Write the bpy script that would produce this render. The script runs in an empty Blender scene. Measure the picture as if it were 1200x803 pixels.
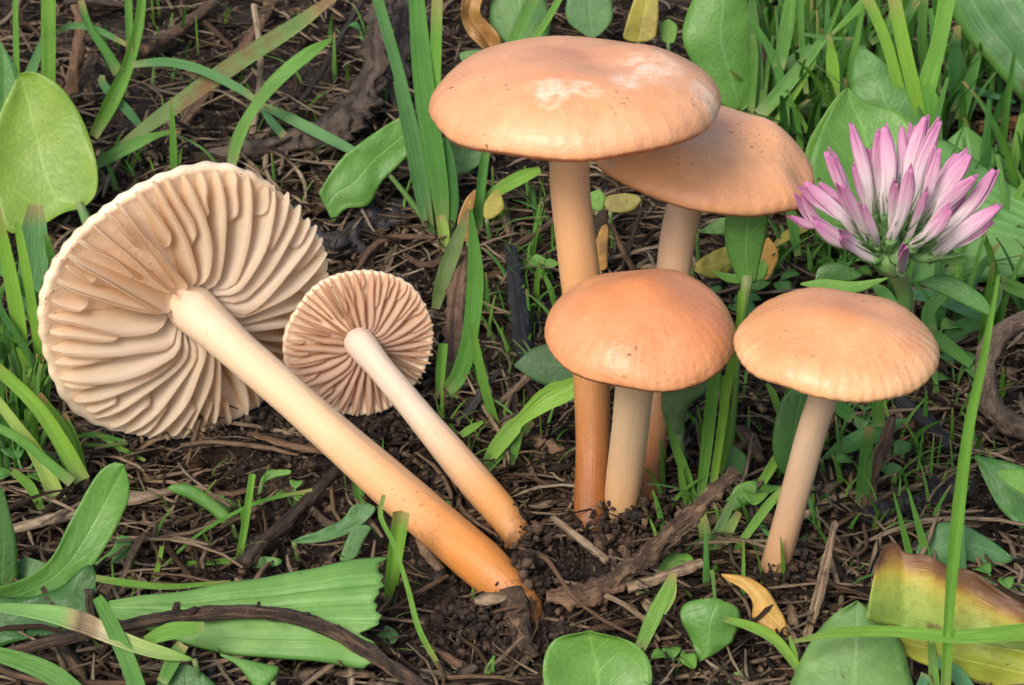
import bpy, math, random
import numpy as np
from mathutils import Vector, noise as mnoise

random.seed(11)
rng = np.random.default_rng(11)
S = 0.01                      # everything below is written in centimetres
SC = bpy.context.scene
COL = SC.collection
R_ = math.radians

# ------------------------------------------------------------------ camera
PITCH = R_(28.0)
TGT = np.array([0.0, 5.4, 0.0]); DIST = 39.8
FWD = np.array([0.0, math.cos(PITCH), -math.sin(PITCH)])
UP = np.array([0.0, math.sin(PITCH), math.cos(PITCH)])
RIGHT = np.array([1.0, 0.0, 0.0])
EYE = TGT - FWD * DIST
FPX = 2835.0                  # focal length in photograph pixels (1200 wide)
cam = bpy.data.cameras.new('camera')
cam.sensor_fit = 'HORIZONTAL'; cam.sensor_width = 36.0
cam.lens = FPX / 1200.0 * 36.0
cam.clip_start = 0.005; cam.clip_end = 50.0
cam.dof.use_dof = True
cam.dof.focus_distance = 0.345
cam.dof.aperture_fstop = 95.0
camo = bpy.data.objects.new('camera', cam); COL.objects.link(camo)
camo.location = Vector(EYE * S); camo.rotation_euler = (R_(90) - PITCH, 0, 0)
SC.camera = camo

# ------------------------------------------------------------------ sky, sun, exposure
SUN_EL, SUN_AZ = R_(43), R_(-30)          # azimuth measured from -Y (towards the camera) to +X
sdir = Vector((math.sin(SUN_AZ) * math.cos(SUN_EL), -math.cos(SUN_AZ) * math.cos(SUN_EL), math.sin(SUN_EL)))
w = bpy.data.worlds.new('World'); SC.world = w; w.use_nodes = True
nt = w.node_tree; bg = nt.nodes['Background']
sky = nt.nodes.new('ShaderNodeTexSky'); sky.sky_type = 'NISHITA'; sky.sun_disc = False
sky.sun_elevation = SUN_EL
sky.sun_rotation = math.atan2(sdir.x, sdir.y)
sky.dust_density = 3.0; sky.air_density = 1.0; sky.ozone_density = 0.6
nt.links.new(sky.outputs[0], bg.inputs[0]); bg.inputs[1].default_value = 0.115
sun = bpy.data.lights.new('sun', 'SUN'); sun.energy = 1.5; sun.angle = R_(22); sun.color = (1.0, 0.955, 0.90)
suno = bpy.data.objects.new('sun', sun); COL.objects.link(suno)
suno.rotation_euler = (-sdir).to_track_quat('-Z', 'Y').to_euler()
vs = SC.view_settings
vs.view_transform = 'Standard'; vs.look = 'None'; vs.gamma = 1.0; vs.use_curve_mapping = False
vs.exposure = 0.86
SC.render.engine = 'CYCLES'
cy = SC.cycles
cy.use_denoising = True
cy.max_bounces = 6; cy.diffuse_bounces = 4; cy.glossy_bounces = 2; cy.transmission_bounces = 4; cy.transparent_max_bounces = 8
cy.caustics_reflective = False; cy.caustics_refractive = False

# ------------------------------------------------------------------ ground height and pixels -> places
def gh(x, y):
    h = 0.16 * np.sin(x * 0.55 + 1.0) * np.sin(y * 0.42 + 0.4)
    h = h + 0.13 * np.maximum(0, y - 5.0) * np.clip((y - 5.0) / 6.0, 0, 1) * np.clip(1.6 - y / 60.0, 0, 1)
    return h

def ray(u, v):
    d = FWD * FPX + RIGHT * (u - 600.0) + UP * (401.5 - v)
    return d / np.linalg.norm(d)

def atz(u, v, z):
    d = ray(u, v); return EYE + d * ((z - EYE[2]) / d[2])

def aty(u, v, y):
    d = ray(u, v); return EYE + d * ((y - EYE[1]) / d[1])

def G(u, v, dz=0.0):
    p = atz(u, v, dz)
    for _ in range(12):
        p = atz(u, v, float(gh(p[0], p[1])) + dz)
    return p

def ppc(p):                   # photograph pixels per centimetre at p
    return FPX / float(np.dot(np.asarray(p) - EYE, FWD))

class Plane:
    """A leaf's own plane: stands on the ground at a pixel, turned by yaw, leaning back by pitch (0 upright, 90 lying flat)."""
    def __init__(self, u, v, dz=0.0, yaw=0.0, pitch=0.0, y=None):
        self.p = G(u, v, dz) if y is None else aty(u, v, y)
        ya, pi_ = R_(yaw), R_(pitch)
        self.n = np.array([math.sin(ya) * math.cos(pi_), -math.cos(ya) * math.cos(pi_), math.sin(pi_)])
    def at(self, u, v):
        d = ray(u, v)
        return EYE + d * (np.dot(self.p - EYE, self.n) / np.dot(d, self.n))

def smooth_path(P, n):
    """Catmull-Rom through the rows of P, n samples evenly spread by length."""
    P = np.asarray(P, float)
    if len(P) == 2:
        t = np.linspace(0, 1, n)[:, None]; return P[0] * (1 - t) + P[1] * t
    Q = np.vstack([2 * P[0] - P[1], P, 2 * P[-1] - P[-2]])
    out = []
    for i in range(1, len(Q) - 2):
        t = np.linspace(0, 1, 16, endpoint=False)[:, None]
        a, b, c, d = Q[i - 1], Q[i], Q[i + 1], Q[i + 2]
        out.append(0.5 * (2 * b + (c - a) * t + (2 * a - 5 * b + 4 * c - d) * t ** 2 + (3 * b - a - 3 * c + d) * t ** 3))
    out.append(P[-1:]); D = np.vstack(out)
    k = min(3, D.shape[1])
    L = np.concatenate([[0], np.cumsum(np.linalg.norm(np.diff(D[:, :k], axis=0), axis=1) + 1e-9)])
    s = np.linspace(0, L[-1], n)
    return np.stack([np.interp(s, L, D[:, j]) for j in range(D.shape[1])], axis=1)

def unit(v):
    v = np.asarray(v, float); return v / (np.linalg.norm(v, axis=-1, keepdims=True) + 1e-12)

# ------------------------------------------------------------------ objects
BASE = {}
def thing(name, label, cat, base, group=None):
    o = bpy.data.objects.new(name, None); COL.objects.link(o)
    o.empty_display_size = 0.005
    o.location = Vector(np.asarray(base) * S); BASE[o.name] = np.asarray(base, float)
    o['label'] = label; o['category'] = cat
    if group: o['group'] = group
    return o

def mesh_obj(name, V, F, m, parent=None, base=None, uvw=None, smooth=True, solid=0.0, label=None, cat=None, group=None, kind=None):
    V = np.asarray(V, float)
    if parent is not None: b = BASE[parent.name]
    else: b = np.zeros(3) if base is None else np.asarray(base, float)
    me = bpy.data.meshes.new(name)
    W = (V - b) * S
    F = np.asarray(F) if not isinstance(F, np.ndarray) and len({len(f) for f in F}) == 1 else F
    if isinstance(F, np.ndarray):
        k = F.shape[1]; nf = len(F)
        me.vertices.add(len(W)); me.vertices.foreach_set('co', W.astype(np.float32).ravel())
        me.loops.add(nf * k); me.loops.foreach_set('vertex_index', F.astype(np.int32).ravel())
        me.polygons.add(nf); me.polygons.foreach_set('loop_start', np.arange(0, nf * k, k, dtype=np.int32))
        me.update(calc_edges=True); me.validate()
    else:
        me.from_pydata([tuple(x) for x in W], [], [tuple(int(i) for i in f) for f in F]); me.update()
    if uvw is not None:
        a = me.attributes.new('uvw', 'FLOAT_VECTOR', 'POINT')
        a.data.foreach_set('vector', np.asarray(uvw, np.float32).ravel())
    if smooth: me.polygons.foreach_set('use_smooth', np.ones(len(me.polygons), bool))
    me.materials.append(m)
    o = bpy.data.objects.new(name, me); COL.objects.link(o)
    if parent is not None: o.parent = parent
    else: o.location = Vector(b * S)
    BASE[o.name] = b
    if solid:
        md = o.modifiers.new('thickness', 'SOLIDIFY'); md.thickness = solid * S; md.offset = 0.0
    if label: o['label'] = label
    if cat: o['category'] = cat
    if group: o['group'] = group
    if kind: o['kind'] = kind
    return o

def grid_faces(n, m, closed=False):
    """faces of an n x m vertex grid (m wraps round when closed)"""
    i = np.arange(n - 1)[:, None]; j = np.arange(m if closed else m - 1)[None, :]
    j2 = (j + 1) % m
    return np.stack([i * m + j, i * m + j2, (i + 1) * m + j2, (i + 1) * m + j], axis=-1).reshape(-1, 4)

def frames(P):
    T = unit(np.gradient(P, axis=0))
    a = np.array([0, 0, 1.0]) if abs(T[0][2]) < 0.9 else np.array([0, 1.0, 0])
    N = []; n = unit(a - T[0] * np.dot(a, T[0]))
    for t in T:
        n = unit(n - t * np.dot(n, t)); N.append(n)
    N = np.array(N); return T, N, np.cross(T, N)

def tube(P, rad, k=10, rough=0.0, fr=3.0, seed=0.0, flat=1.0, caps=True, fine=0.0):
    P = np.asarray(P, float); rad = np.asarray(rad, float); n = len(P)
    T, N, B = frames(P)
    a = np.linspace(0, 2 * math.pi, k, endpoint=False)
    V = []; U = []
    for i in range(n):
        for q, an in enumerate(a):
            r = rad[i]
            if rough:
                d = N[i] * math.cos(an) + B[i] * math.sin(an)
                r = r * (1 + rough * (mnoise.noise(Vector(P[i] * fr + d * 1.2 + seed)) + fine * mnoise.noise(Vector(P[i] * fr * 3.1 + d * 3.4 + seed * 2))))
            V.append(P[i] + (N[i] * math.cos(an) * flat + B[i] * math.sin(an)) * r)
            U.append((q / k, i / (n - 1), seed))
    F = [tuple(f) for f in grid_faces(n, k, True)]
    if caps:
        c0 = len(V); V.append(P[0]); U.append((0, 0, seed)); V.append(P[-1]); U.append((0, 1, seed))
        F += [(c0, (q + 1) % k, q) for q in range(k)]
        o = (n - 1) * k
        F += [(c0 + 1, o + q, o + (q + 1) % k) for q in range(k)]
    return np.array(V), F, np.array(U)

def interp(tab, t):
    tab = np.asarray(tab, float)
    if tab.ndim == 0: return np.full_like(np.asarray(t, float), float(tab))
    return np.interp(t, np.linspace(0, 1, len(tab)), tab)

def leaf_mesh(L, Rr, pl, nt_=28, ns=11, bend=0.0, camber=0.0, fold=0.0, ribs=0, rib_amp=0.0, wave=0.0, seed=0.0, roll=0.0, torn=0.0, cut=False):
    """surface between two traced edges, laid in the plane pl and bent out of it along its normal"""
    A = smooth_path(np.array([pl.at(*p) for p in L]), nt_)
    B = smooth_path(np.array([pl.at(*p) for p in Rr]), nt_)
    t = np.linspace(0, 1, nt_); s = np.linspace(0, 1, ns)
    if not cut:                      # ends close in a rounded tip instead of a straight cut
        f = np.ones(nt_)
        if np.linalg.norm(A[0] - B[0]) > 0.05: f = np.minimum(f, np.sqrt(np.clip(1 - (1 - np.clip(t / .14, 0, 1)) ** 2, 0, 1)))
        if np.linalg.norm(A[-1] - B[-1]) > 0.05: f = np.minimum(f, np.sqrt(np.clip(1 - (1 - np.clip((1 - t) / .14, 0, 1)) ** 2, 0, 1)))
        f = np.maximum(f, .02)[:, None]; Mi = (A + B) / 2; A = Mi + (A - Mi) * f; B = Mi + (B - Mi) * f
    V = A[:, None, :] * (1 - s)[None, :, None] + B[:, None, :] * s[None, :, None]
    wd = np.linalg.norm(B - A, axis=1)
    off = interp(bend, t)[:, None] + wd[:, None] * (camber * (1 - (2 * s - 1) ** 2)[None, :] + fold * np.abs(2 * s - 1)[None, :] + roll * (s - 0.5)[None, :])
    if ribs:
        sw_ = s + .035 * np.sin(s * 9 + seed) + .02 * np.sin(s * 17 + 2 * seed)
        off = off - rib_amp * np.abs(np.cos(sw_ * math.pi * ribs))[None, :] ** 8 * (.55 + .45 * np.sin(s * 11 + seed))[None, :] * np.clip(wd[:, None] / (wd.max() + 1e-9) * 1.5, 0, 1)
    if wave:
        wv = np.array([[mnoise.noise(Vector((t_ * 5 + seed, s_ * 2.2, seed * 3))) for s_ in s] for t_ in t])
        off = off + wave * wv * (0.35 + np.abs(2 * s - 1)[None, :])
    V = V + off[:, :, None] * pl.n
    if torn:
        jag = np.array([mnoise.noise(Vector((s_ * 7, seed, 0))) + .6 * mnoise.noise(Vector((s_ * 22, seed, 3))) + 1.2 * math.exp(-((s_ - .72) / .035) ** 2) for s_ in s])
        d = unit(V[-1] - V[-4])
        V = V - d[None] * (np.clip((t - .8) / .2, 0, 1) ** 1.5)[:, None, None] * (jag * torn)[None, :, None]
    U = np.zeros((nt_, ns, 3)); U[:, :, 0] = s[None, :]; U[:, :, 1] = t[:, None]; U[:, :, 2] = seed
    return V.reshape(-1, 3), grid_faces(nt_, ns), U.reshape(-1, 3), V

def blade_mesh(C, pl, n=26, keel=0.25, twist=0.0, bend=0.0, seed=0.0, ns=5):
    """grass blade: C = (u, v, width in px) along its middle, in the plane pl"""
    C = np.asarray(C, float)
    P3 = np.array([np.append(pl.at(c[0], c[1]), c[2]) for c in C])
    Q = smooth_path(P3, n); P = Q[:, :3]; wpx = Q[:, 3]
    t = np.linspace(0, 1, n)
    P = P + interp(bend, t)[:, None] * pl.n
    T = unit(np.gradient(P, axis=0)); side = unit(np.cross(T, pl.n)); nor = np.cross(side, T)
    tw = R_(1) * interp(twist, t)
    sd = side * np.cos(tw)[:, None] + nor * np.sin(tw)[:, None]; nr = np.cross(sd, T)
    wd = np.array([w_ / ppc(p) for w_, p in zip(wpx, P)])
    s = np.linspace(-0.5, 0.5, ns)
    V = P[:, None, :] + sd[:, None, :] * (s[None, :, None] * wd[:, None, None]) + nr[:, None, :] * ((np.abs(s) * 2 * keel)[None, :, None] * wd[:, None, None] * 0.5)
    U = np.zeros((n, ns, 3)); U[:, :, 0] = (s + 0.5)[None, :]; U[:, :, 1] = t[:, None]; U[:, :, 2] = seed
    return V.reshape(-1, 3), grid_faces(n, ns), U.reshape(-1, 3)

# ------------------------------------------------------------------ materials
class Mat:
    def __init__(self, name):
        self.m = bpy.data.materials.new(name); self.m.use_nodes = True
        self.t = self.m.node_tree; self.t.nodes.clear()
        self.out = self.t.nodes.new('ShaderNodeOutputMaterial')
    def n(self, typ, props=None, **ins):
        nd = self.t.nodes.new('ShaderNode' + typ)
        for k, v in (props or {}).items(): setattr(nd, k, v)
        for k, v in ins.items():
            key = int(k[1:]) if k[0] == 'i' and k[1:].isdigit() else k.replace('_', ' ')
            self.put(nd.inputs[key], v)
        return nd
    def put(self, sock, v):
        if hasattr(v, 'is_output') or isinstance(v, bpy.types.NodeSocket): self.t.links.new(v, sock)
        elif isinstance(v, bpy.types.Node): self.t.links.new(v.outputs[0], sock)
        else:
            if isinstance(v, (tuple, list)) and len(v) == 3 and sock.type == 'RGBA': v = (*v, 1)
            sock.default_value = v
    def math(self, op, a, b=0.0, clamp=False):
        return self.n('Math', {'operation': op, 'use_clamp': clamp}, i0=a, i1=b).outputs[0]
    def ramp(self, fac, stops, mode='LINEAR'):
        nd = self.t.nodes.new('ShaderNodeValToRGB'); self.put(nd.inputs[0], fac)
        cr = nd.color_ramp; cr.interpolation = mode
        while len(cr.elements) < len(stops): cr.elements.new(0.5)
        for e, (p, c) in zip(cr.elements, stops):
            e.position = p; e.color = (*c, 1) if isinstance(c, (tuple, list)) else (c, c, c, 1)
        return nd.outputs[0]
    def mix(self, fac, a, b, mode='MIX'):
        nd = self.t.nodes.new('ShaderNodeMix'); nd.data_type = 'RGBA'; nd.blend_type = mode
        self.put(nd.inputs[0], fac); self.put(nd.inputs[6], a); self.put(nd.inputs[7], b)
        return nd.outputs[2]
    def uvw(self):
        a = self.n('Attribute', {'attribute_name': 'uvw'})
        s = self.n('SeparateXYZ', i0=a.outputs['Vector'])
        return s.outputs[0], s.outputs[1], s.outputs[2]
    def pos(self):
        return self.n('NewGeometry').outputs['Position']
    def noise(self, scale, detail=3.0, vec=None, rough=0.55, dist=0.0):
        nd = self.n('TexNoise', Scale=scale, Detail=detail, Roughness=rough, Distortion=dist)
        self.put(nd.inputs['Vector'], vec if vec is not None else self.pos())
        return nd.outputs[0]
    def vec(self, x, y, z):
        return self.n('CombineXYZ', i0=x, i1=y, i2=z).outputs[0]
    def scaled(self, v, s):
        return self.n('VectorMath', {'operation': 'MULTIPLY'}, i0=v, i1=s).outputs[0]
    def bump(self, h, dist, strength=1.0, prev=None):
        nd = self.n('Bump', Strength=strength, Distance=dist, Height=h)
        if prev is not None: self.put(nd.inputs['Normal'], prev)
        return nd.outputs[0]
    def done(self, shader):
        self.put(self.out.inputs[0], shader); return self.m

def bsdf(M, col, rough=0.5, bump=None, sss=0.0, sssr=(1, .45, .2), sscale=0.002, spec=0.5, coat=0.0):
    p = M.n('BsdfPrincipled'); M.put(p.inputs['Base Color'], col); M.put(p.inputs['Roughness'], rough)
    M.put(p.inputs['Specular IOR Level'], spec)
    if bump is not None: M.put(p.inputs['Normal'], bump)
    if sss:
        M.put(p.inputs['Subsurface Weight'], sss); p.inputs['Subsurface Radius'].default_value = sssr
        p.inputs['Subsurface Scale'].default_value = sscale
    if coat: M.put(p.inputs['Coat Weight'], coat); p.inputs['Coat Roughness'].default_value = 0.25
    return p.outputs[0]

def soil_mat():
    M = Mat('soil')
    n1 = M.noise(260, 6, rough=0.7); n2 = M.noise(1500, 4, rough=0.7); n3 = M.noise(70, 3)
    c = M.ramp(n1, [(0.28, (0.009, 0.005, 0.003)), (0.48, (0.030, 0.017, 0.009)), (0.62, (0.07, 0.039, 0.02)), (0.8, (0.14, 0.085, 0.045))])
    c = M.mix(M.ramp(n2, [(0.35, 0.0), (0.7, 0.65)]), c, (0.022, 0.012, 0.008))
    c = M.mix(M.ramp(n3, [(0.55, 0.0), (0.75, 0.35)]), c, (0.12, 0.07, 0.035))
    h = M.math('ADD', M.math('MULTIPLY', n1, 0.8), M.math('MULTIPLY', n2, 0.45))
    return M.done(bsdf(M, c, M.ramp(n2, [(0.3, 0.42), (0.7, 0.85)]), M.bump(h, 0.003, 1.0), spec=0.5))

def cap_mat(name, cA, cB, cC, scuff=0.0, seed=0.0, stri=1.0, pink=0.4, spots=()):
    """cap skin: cA centre, cB middle, cC margin; uvw = angle, radius, height"""
    M = Mat(name); u, v, w_ = M.uvw(); pos = M.pos()
    seedv = M.n('VectorMath', {'operation': 'ADD'}, i0=pos, i1=(seed, seed * 2, 0)).outputs[0]
    n1 = M.noise(70, 4, seedv); n2 = M.noise(260, 4, seedv); n3 = M.noise(1300, 3, seedv)
    rr = M.math('ADD', v, M.math('MULTIPLY', M.math('SUBTRACT', n1, 0.5), 0.55))
    c = M.ramp(rr, [(0.03, cA), (0.38, cB), (0.75, cB), (0.98, cC)])
    c = M.mix(M.ramp(n1, [(0.52, 0.0), (0.70, pink)]), c, tuple(0.5 * a + 0.5 * b for a, b in zip(cA, (0.52, 0.22, 0.13))))
    c = M.mix(M.ramp(n2, [(0.42, 0.0), (0.75, 0.35)]), c, tuple(min(1, x * 1.22 + .02) for x in cC))
    big = M.noise(48, 3, seedv, rough=0.6)
    c = M.mix(M.ramp(big, [(0.46, 0.0), (0.62, 0.55)]), c, tuple(a * .55 + b * .40 for a, b in zip(cA, cB)))
    c = M.mix(M.ramp(M.noise(190, 4, seedv, rough=.7), [(0.50, 0.0), (0.72, 0.30)]), c, tuple(x * .80 for x in cA))
    # radial streaks near the margin, uneven
    ang = M.vec(M.math('MULTIPLY', u, 34.0), M.math('MULTIPLY', v, 1.3), seed)
    st = M.noise(1.0, 3, ang, rough=0.6)
    edge = M.ramp(v, [(0.62, 0.0), (0.97, 1.0)])
    c = M.mix(M.math('MULTIPLY', M.math('MULTIPLY', M.ramp(st, [(0.45, 0.0), (0.62, 1.0)]), edge), 0.20 * stri), c, tuple(x * 0.72 for x in cB))
    # dirt specks
    sp = M.math('MULTIPLY', M.ramp(M.noise(1700, 2, seedv, rough=0.4), [(0.66, 0.0), (0.70, 1.0)]), M.ramp(M.noise(130, 3, seedv), [(0.54, 0.0), (0.62, 0.8)]))
    c = M.mix(sp, c, (0.10, 0.045, 0.02))
    if scuff:
        an = M.math('MULTIPLY', u, 2 * math.pi); m1 = 0.0
        cx = M.math('MULTIPLY', M.math('COSINE', an), v); cyy = M.math('MULTIPLY', M.math('SINE', an), v)
        for (sx, sy, sr) in spots:
            d2 = M.math('ADD', M.math('POWER', M.math('SUBTRACT', cx, sx), 2.0), M.math('POWER', M.math('SUBTRACT', cyy, sy), 2.0))
            m1 = M.math('MAXIMUM', m1, M.math('SUBTRACT', 1.0, M.math('DIVIDE', M.math('SQRT', d2), sr), True))
        m1 = M.ramp(M.math('ADD', m1, M.math('SUBTRACT', M.noise(260, 3, seedv), 0.5)), [(0.20, 0.0), (0.60, 1.0)]); m2 = M.ramp(M.noise(620, 6, seedv, rough=0.75), [(0.40, 0.1), (0.60, 1.0)])
        c = M.mix(M.math('MULTIPLY', M.math('MULTIPLY', m1, m2), scuff), c, (0.88, 0.74, 0.58))
    h = M.math('ADD', M.math('MULTIPLY', n3, 0.25), M.math('MULTIPLY', M.math('MULTIPLY', st, edge), 0.42 * stri))
    fb = M.noise(1.0, 4, M.vec(M.math('MULTIPLY', u, 150.0), M.math('MULTIPLY', v, 5.0), seed), rough=0.7)
    c = M.mix(M.math('MULTIPLY', M.ramp(fb, [(0.5, 0.0), (0.75, 1.0)]), M.ramp(v, [(0.1, 0.0), (0.5, 0.07)])), c, tuple(min(1, x * 1.3 + .05) for x in cC))
    h = M.math('ADD', h, M.math('ADD', M.math('MULTIPLY', n2, 0.5), M.math('MULTIPLY', fb, 0.08)))
    return M.done(bsdf(M, c, M.ramp(n2, [(0.3, 0.36), (0.75, 0.54)]), M.bump(h, 0.0006, 0.8), sss=0.25, sssr=(1, .5, .25), sscale=0.0018, spec=0.45, coat=0.08))

def stem_mat(name, top, mid, low, specks=0.5):
    M = Mat(name); u, v, w_ = M.uvw(); pos = M.pos()
    fib = M.noise(1.0, 4, M.vec(M.math('MULTIPLY', u, 60.0), M.math('MULTIPLY', v, 11.0), w_), rough=0.65)
    n1 = M.noise(160, 4); n2 = M.noise(2200, 2)
    vv = M.math('ADD', v, M.math('MULTIPLY', M.math('SUBTRACT', n1, 0.5), 0.12))
    c = M.ramp(vv, [(0.0, top), (0.42, mid), (0.80, low), (1.0, tuple(x * .6 for x in low))])
    c = M.mix(M.math('MULTIPLY', M.ramp(fib, [(0.4, 0.0), (0.7, 1.0)]), 0.11), c, tuple(min(1, x * 1.2 + .03) for x in mid))
    dm = M.math('MULTIPLY', M.ramp(M.noise(120, 2), [(0.50, 0.0), (0.60, 1.0)]), M.ramp(v, [(0.25, 0.25), (0.85, 1.0)]))
    sp = M.math('MULTIPLY', M.math('MULTIPLY', M.ramp(M.noise(1500, 2, rough=0.4), [(0.66, 0.0), (0.70, 1.0)]), dm), specks)
    c = M.mix(sp, c, (0.09, 0.04, 0.018))
    dirt = M.math('MULTIPLY', M.ramp(M.noise(420, 5, rough=0.7), [(0.5, 0.0), (0.6, 1.0)]), M.ramp(v, [(0.86, 0.0), (0.98, 1.0)]))
    c = M.mix(M.ramp(M.noise(210, 4, rough=.65), [(0.56, 0.0), (0.74, 0.10)]), c, tuple(x * .8 for x in low))
    c = M.mix(dirt, c, (0.045, 0.022, 0.012))
    h = M.math('ADD', M.math('MULTIPLY', fib, 0.5), M.math('MULTIPLY', n2, 0.35))
    return M.done(bsdf(M, c, 0.46, M.bump(h, 0.0003, 0.6), sss=0.3, sssr=(1, .5, .25), sscale=0.0018, spec=0.35))

def gill_mat(name, root, edge):
    M = Mat(name); u, v, w_ = M.uvw()
    n1 = M.noise(150, 4); n2 = M.noise(1400, 4)
    c = M.ramp(M.math('ADD', u, M.math('MULTIPLY', M.math('SUBTRACT', n1, .5), .3)), [(0.0, root), (0.75, edge), (1.0, tuple(min(1, x * 1.12) for x in edge))])
    c = M.mix(M.ramp(n1, [(0.5, 0.0), (0.8, 0.35)]), c, tuple(x * .82 for x in edge))
    c = M.mix(M.ramp(v, [(0.9, 0.0), (1.0, 0.35)]), c, tuple(min(1, x * 1.2) for x in edge))
    p = bsdf(M, c, 0.55, M.bump(M.math('ADD', n1, M.math('MULTIPLY', n2, .25)), 0.0006, 0.5), sss=0.25, sssr=(1, .55, .3), sscale=0.0015, spec=0.3)
    tl = M.n('BsdfTranslucent', Color=c)
    return M.done(M.n('MixShader', i0=0.5, i1=p, i2=tl).outputs[0])

# ------------------------------------------------------------------ ground sheet
def vnoise(x, y, seed=0):
    xi = np.floor(x).astype(np.int64); yi = np.floor(y).astype(np.int64); fx = x - xi; fy = y - yi
    def h(a, b):
        q = (a * 374761393 + b * 668265263 + seed * 974711) & 0x7fffffff
        q = ((q ^ (q >> 13)) * 1274126177) & 0x7fffffff
        return ((q ^ (q >> 16)) & 0xffff) / 65535.0
    sx = fx * fx * (3 - 2 * fx); sy = fy * fy * (3 - 2 * fy)
    return (h(xi, yi) * (1 - sx) + h(xi + 1, yi) * sx) * (1 - sy) + (h(xi, yi + 1) * (1 - sx) + h(xi + 1, yi + 1) * sx) * sy

def rough_ground(x, y):
    h = gh(x, y) - 0.18
    for s, a, sd in ((0.9, .30, 1), (2.1, .22, 2), (4.6, .13, 3), (9.5, .075, 4)):
        n = vnoise(x * s, y * s, sd)
        h = h + a * (1 - np.abs(2 * n - 1) if sd in (2, 4) else n) * 0.8
    return h - 0.22

def axis(lo, hi, step, far, grow=1.22):
    a = list(np.arange(lo, hi + step / 2, step)); s = step
    while a[-1] < far: s *= grow; a.append(a[-1] + s)
    s = step
    while a[0] > -far: s *= grow; a.insert(0, a[0] - s)
    return np.array(a)

MAT_SOIL = soil_mat()
gx = axis(-11.5, 11.5, 0.062, 400); gy = axis(-5.5, 25, 0.075, 400)
GX, GY = np.meshgrid(gx, gy)
GZ = rough_ground(GX, GY)
mesh_obj('ground', np.stack([GX, GY, GZ], -1).reshape(-1, 3), grid_faces(len(gy), len(gx)), MAT_SOIL, label='dark moist crumbly soil ground under the mushrooms', kind='structure')

# ------------------------------------------------------------------ mushrooms
def basis(n):
    n = unit(n); a = np.array([0, 1.0, 0]) if abs(n[1]) < 0.8 else np.array([0, 0, 1.0])
    e1 = unit(a - n * np.dot(a, n)); e2 = np.cross(n, e1); return e1, e2, n

def cap_top(parent, c, n, R, H, m, seed=1.0, pw=0.62, umbo=0.0, uw=0.3, lob=0.02, dent=(), thick=0.16, name='cap', droop=0.0, nth=200, rib=0.006):
    """cap shell: domed skin, rounded margin, thin underside"""
    e1, e2, n = basis(n); rho = np.concatenate([np.linspace(0, 0.8, 22), np.linspace(0.83, 1.0, 14)])
    th = np.linspace(0, 2 * math.pi, nth + 1)
    V = []; U = []
    def rim(t):
        return R * (1 + lob * mnoise.noise(Vector((math.cos(t) * 1.6, math.sin(t) * 1.6, seed))) * 2 + rib * math.sin(t * 46 + 3 * math.sin(t * 3 + seed)))
    def zt(q, t):
        z = H * (max(0.0, 1 - q * q) ** pw) + umbo * math.exp(-(q / uw) ** 2)
        z += H * 0.12 * mnoise.noise(Vector((math.cos(t) * q * 1.7 + seed, math.sin(t) * q * 1.7, seed * 2.1)))
        z += 0.045 * R * lob * 20 * q ** 3 * mnoise.noise(Vector((math.cos(t) * 1.9, seed, math.sin(t) * 1.9)))
        for (dx, dy, dr, dz) in dent:
            x, y = q * math.cos(t), q * math.sin(t)
            z += dz * math.exp(-((x - dx) ** 2 + (y - dy) ** 2) / dr ** 2)
        z -= droop * q ** 6
        z += rib * 0.6 * R * max(0.0, (q - .55) / .45) ** 1.6 * mnoise.noise(Vector((math.cos(t) * 9, math.sin(t) * 9, seed)))
        return z
    rows = [(q, 0) for q in rho] + [(1.004, .03), (0.985, .07)] + [(q, 1) for q in np.linspace(0.95, 0.12, 12)]
    for q, k in rows:
        for t in th:
            r = rim(t) * q
            if k == 0: z = zt(q, t)
            elif k < 1: z = zt(1.0, t) - k * R
            else: z = min(zt(q, t) - thick - 0.05 * R, zt(1.0, t) - 0.07 * R + 0.9 * (zt(q, t) - zt(1.0, t)) )
            V.append(c + (e1 * math.cos(t) + e2 * math.sin(t)) * r + n * z)
            U.append((t / (2 * math.pi), min(q, 1.0) if k < 1 else 1.0, k))
    return mesh_obj(name, V, grid_faces(len(rows), nth + 1), m, parent, uvw=U)

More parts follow.
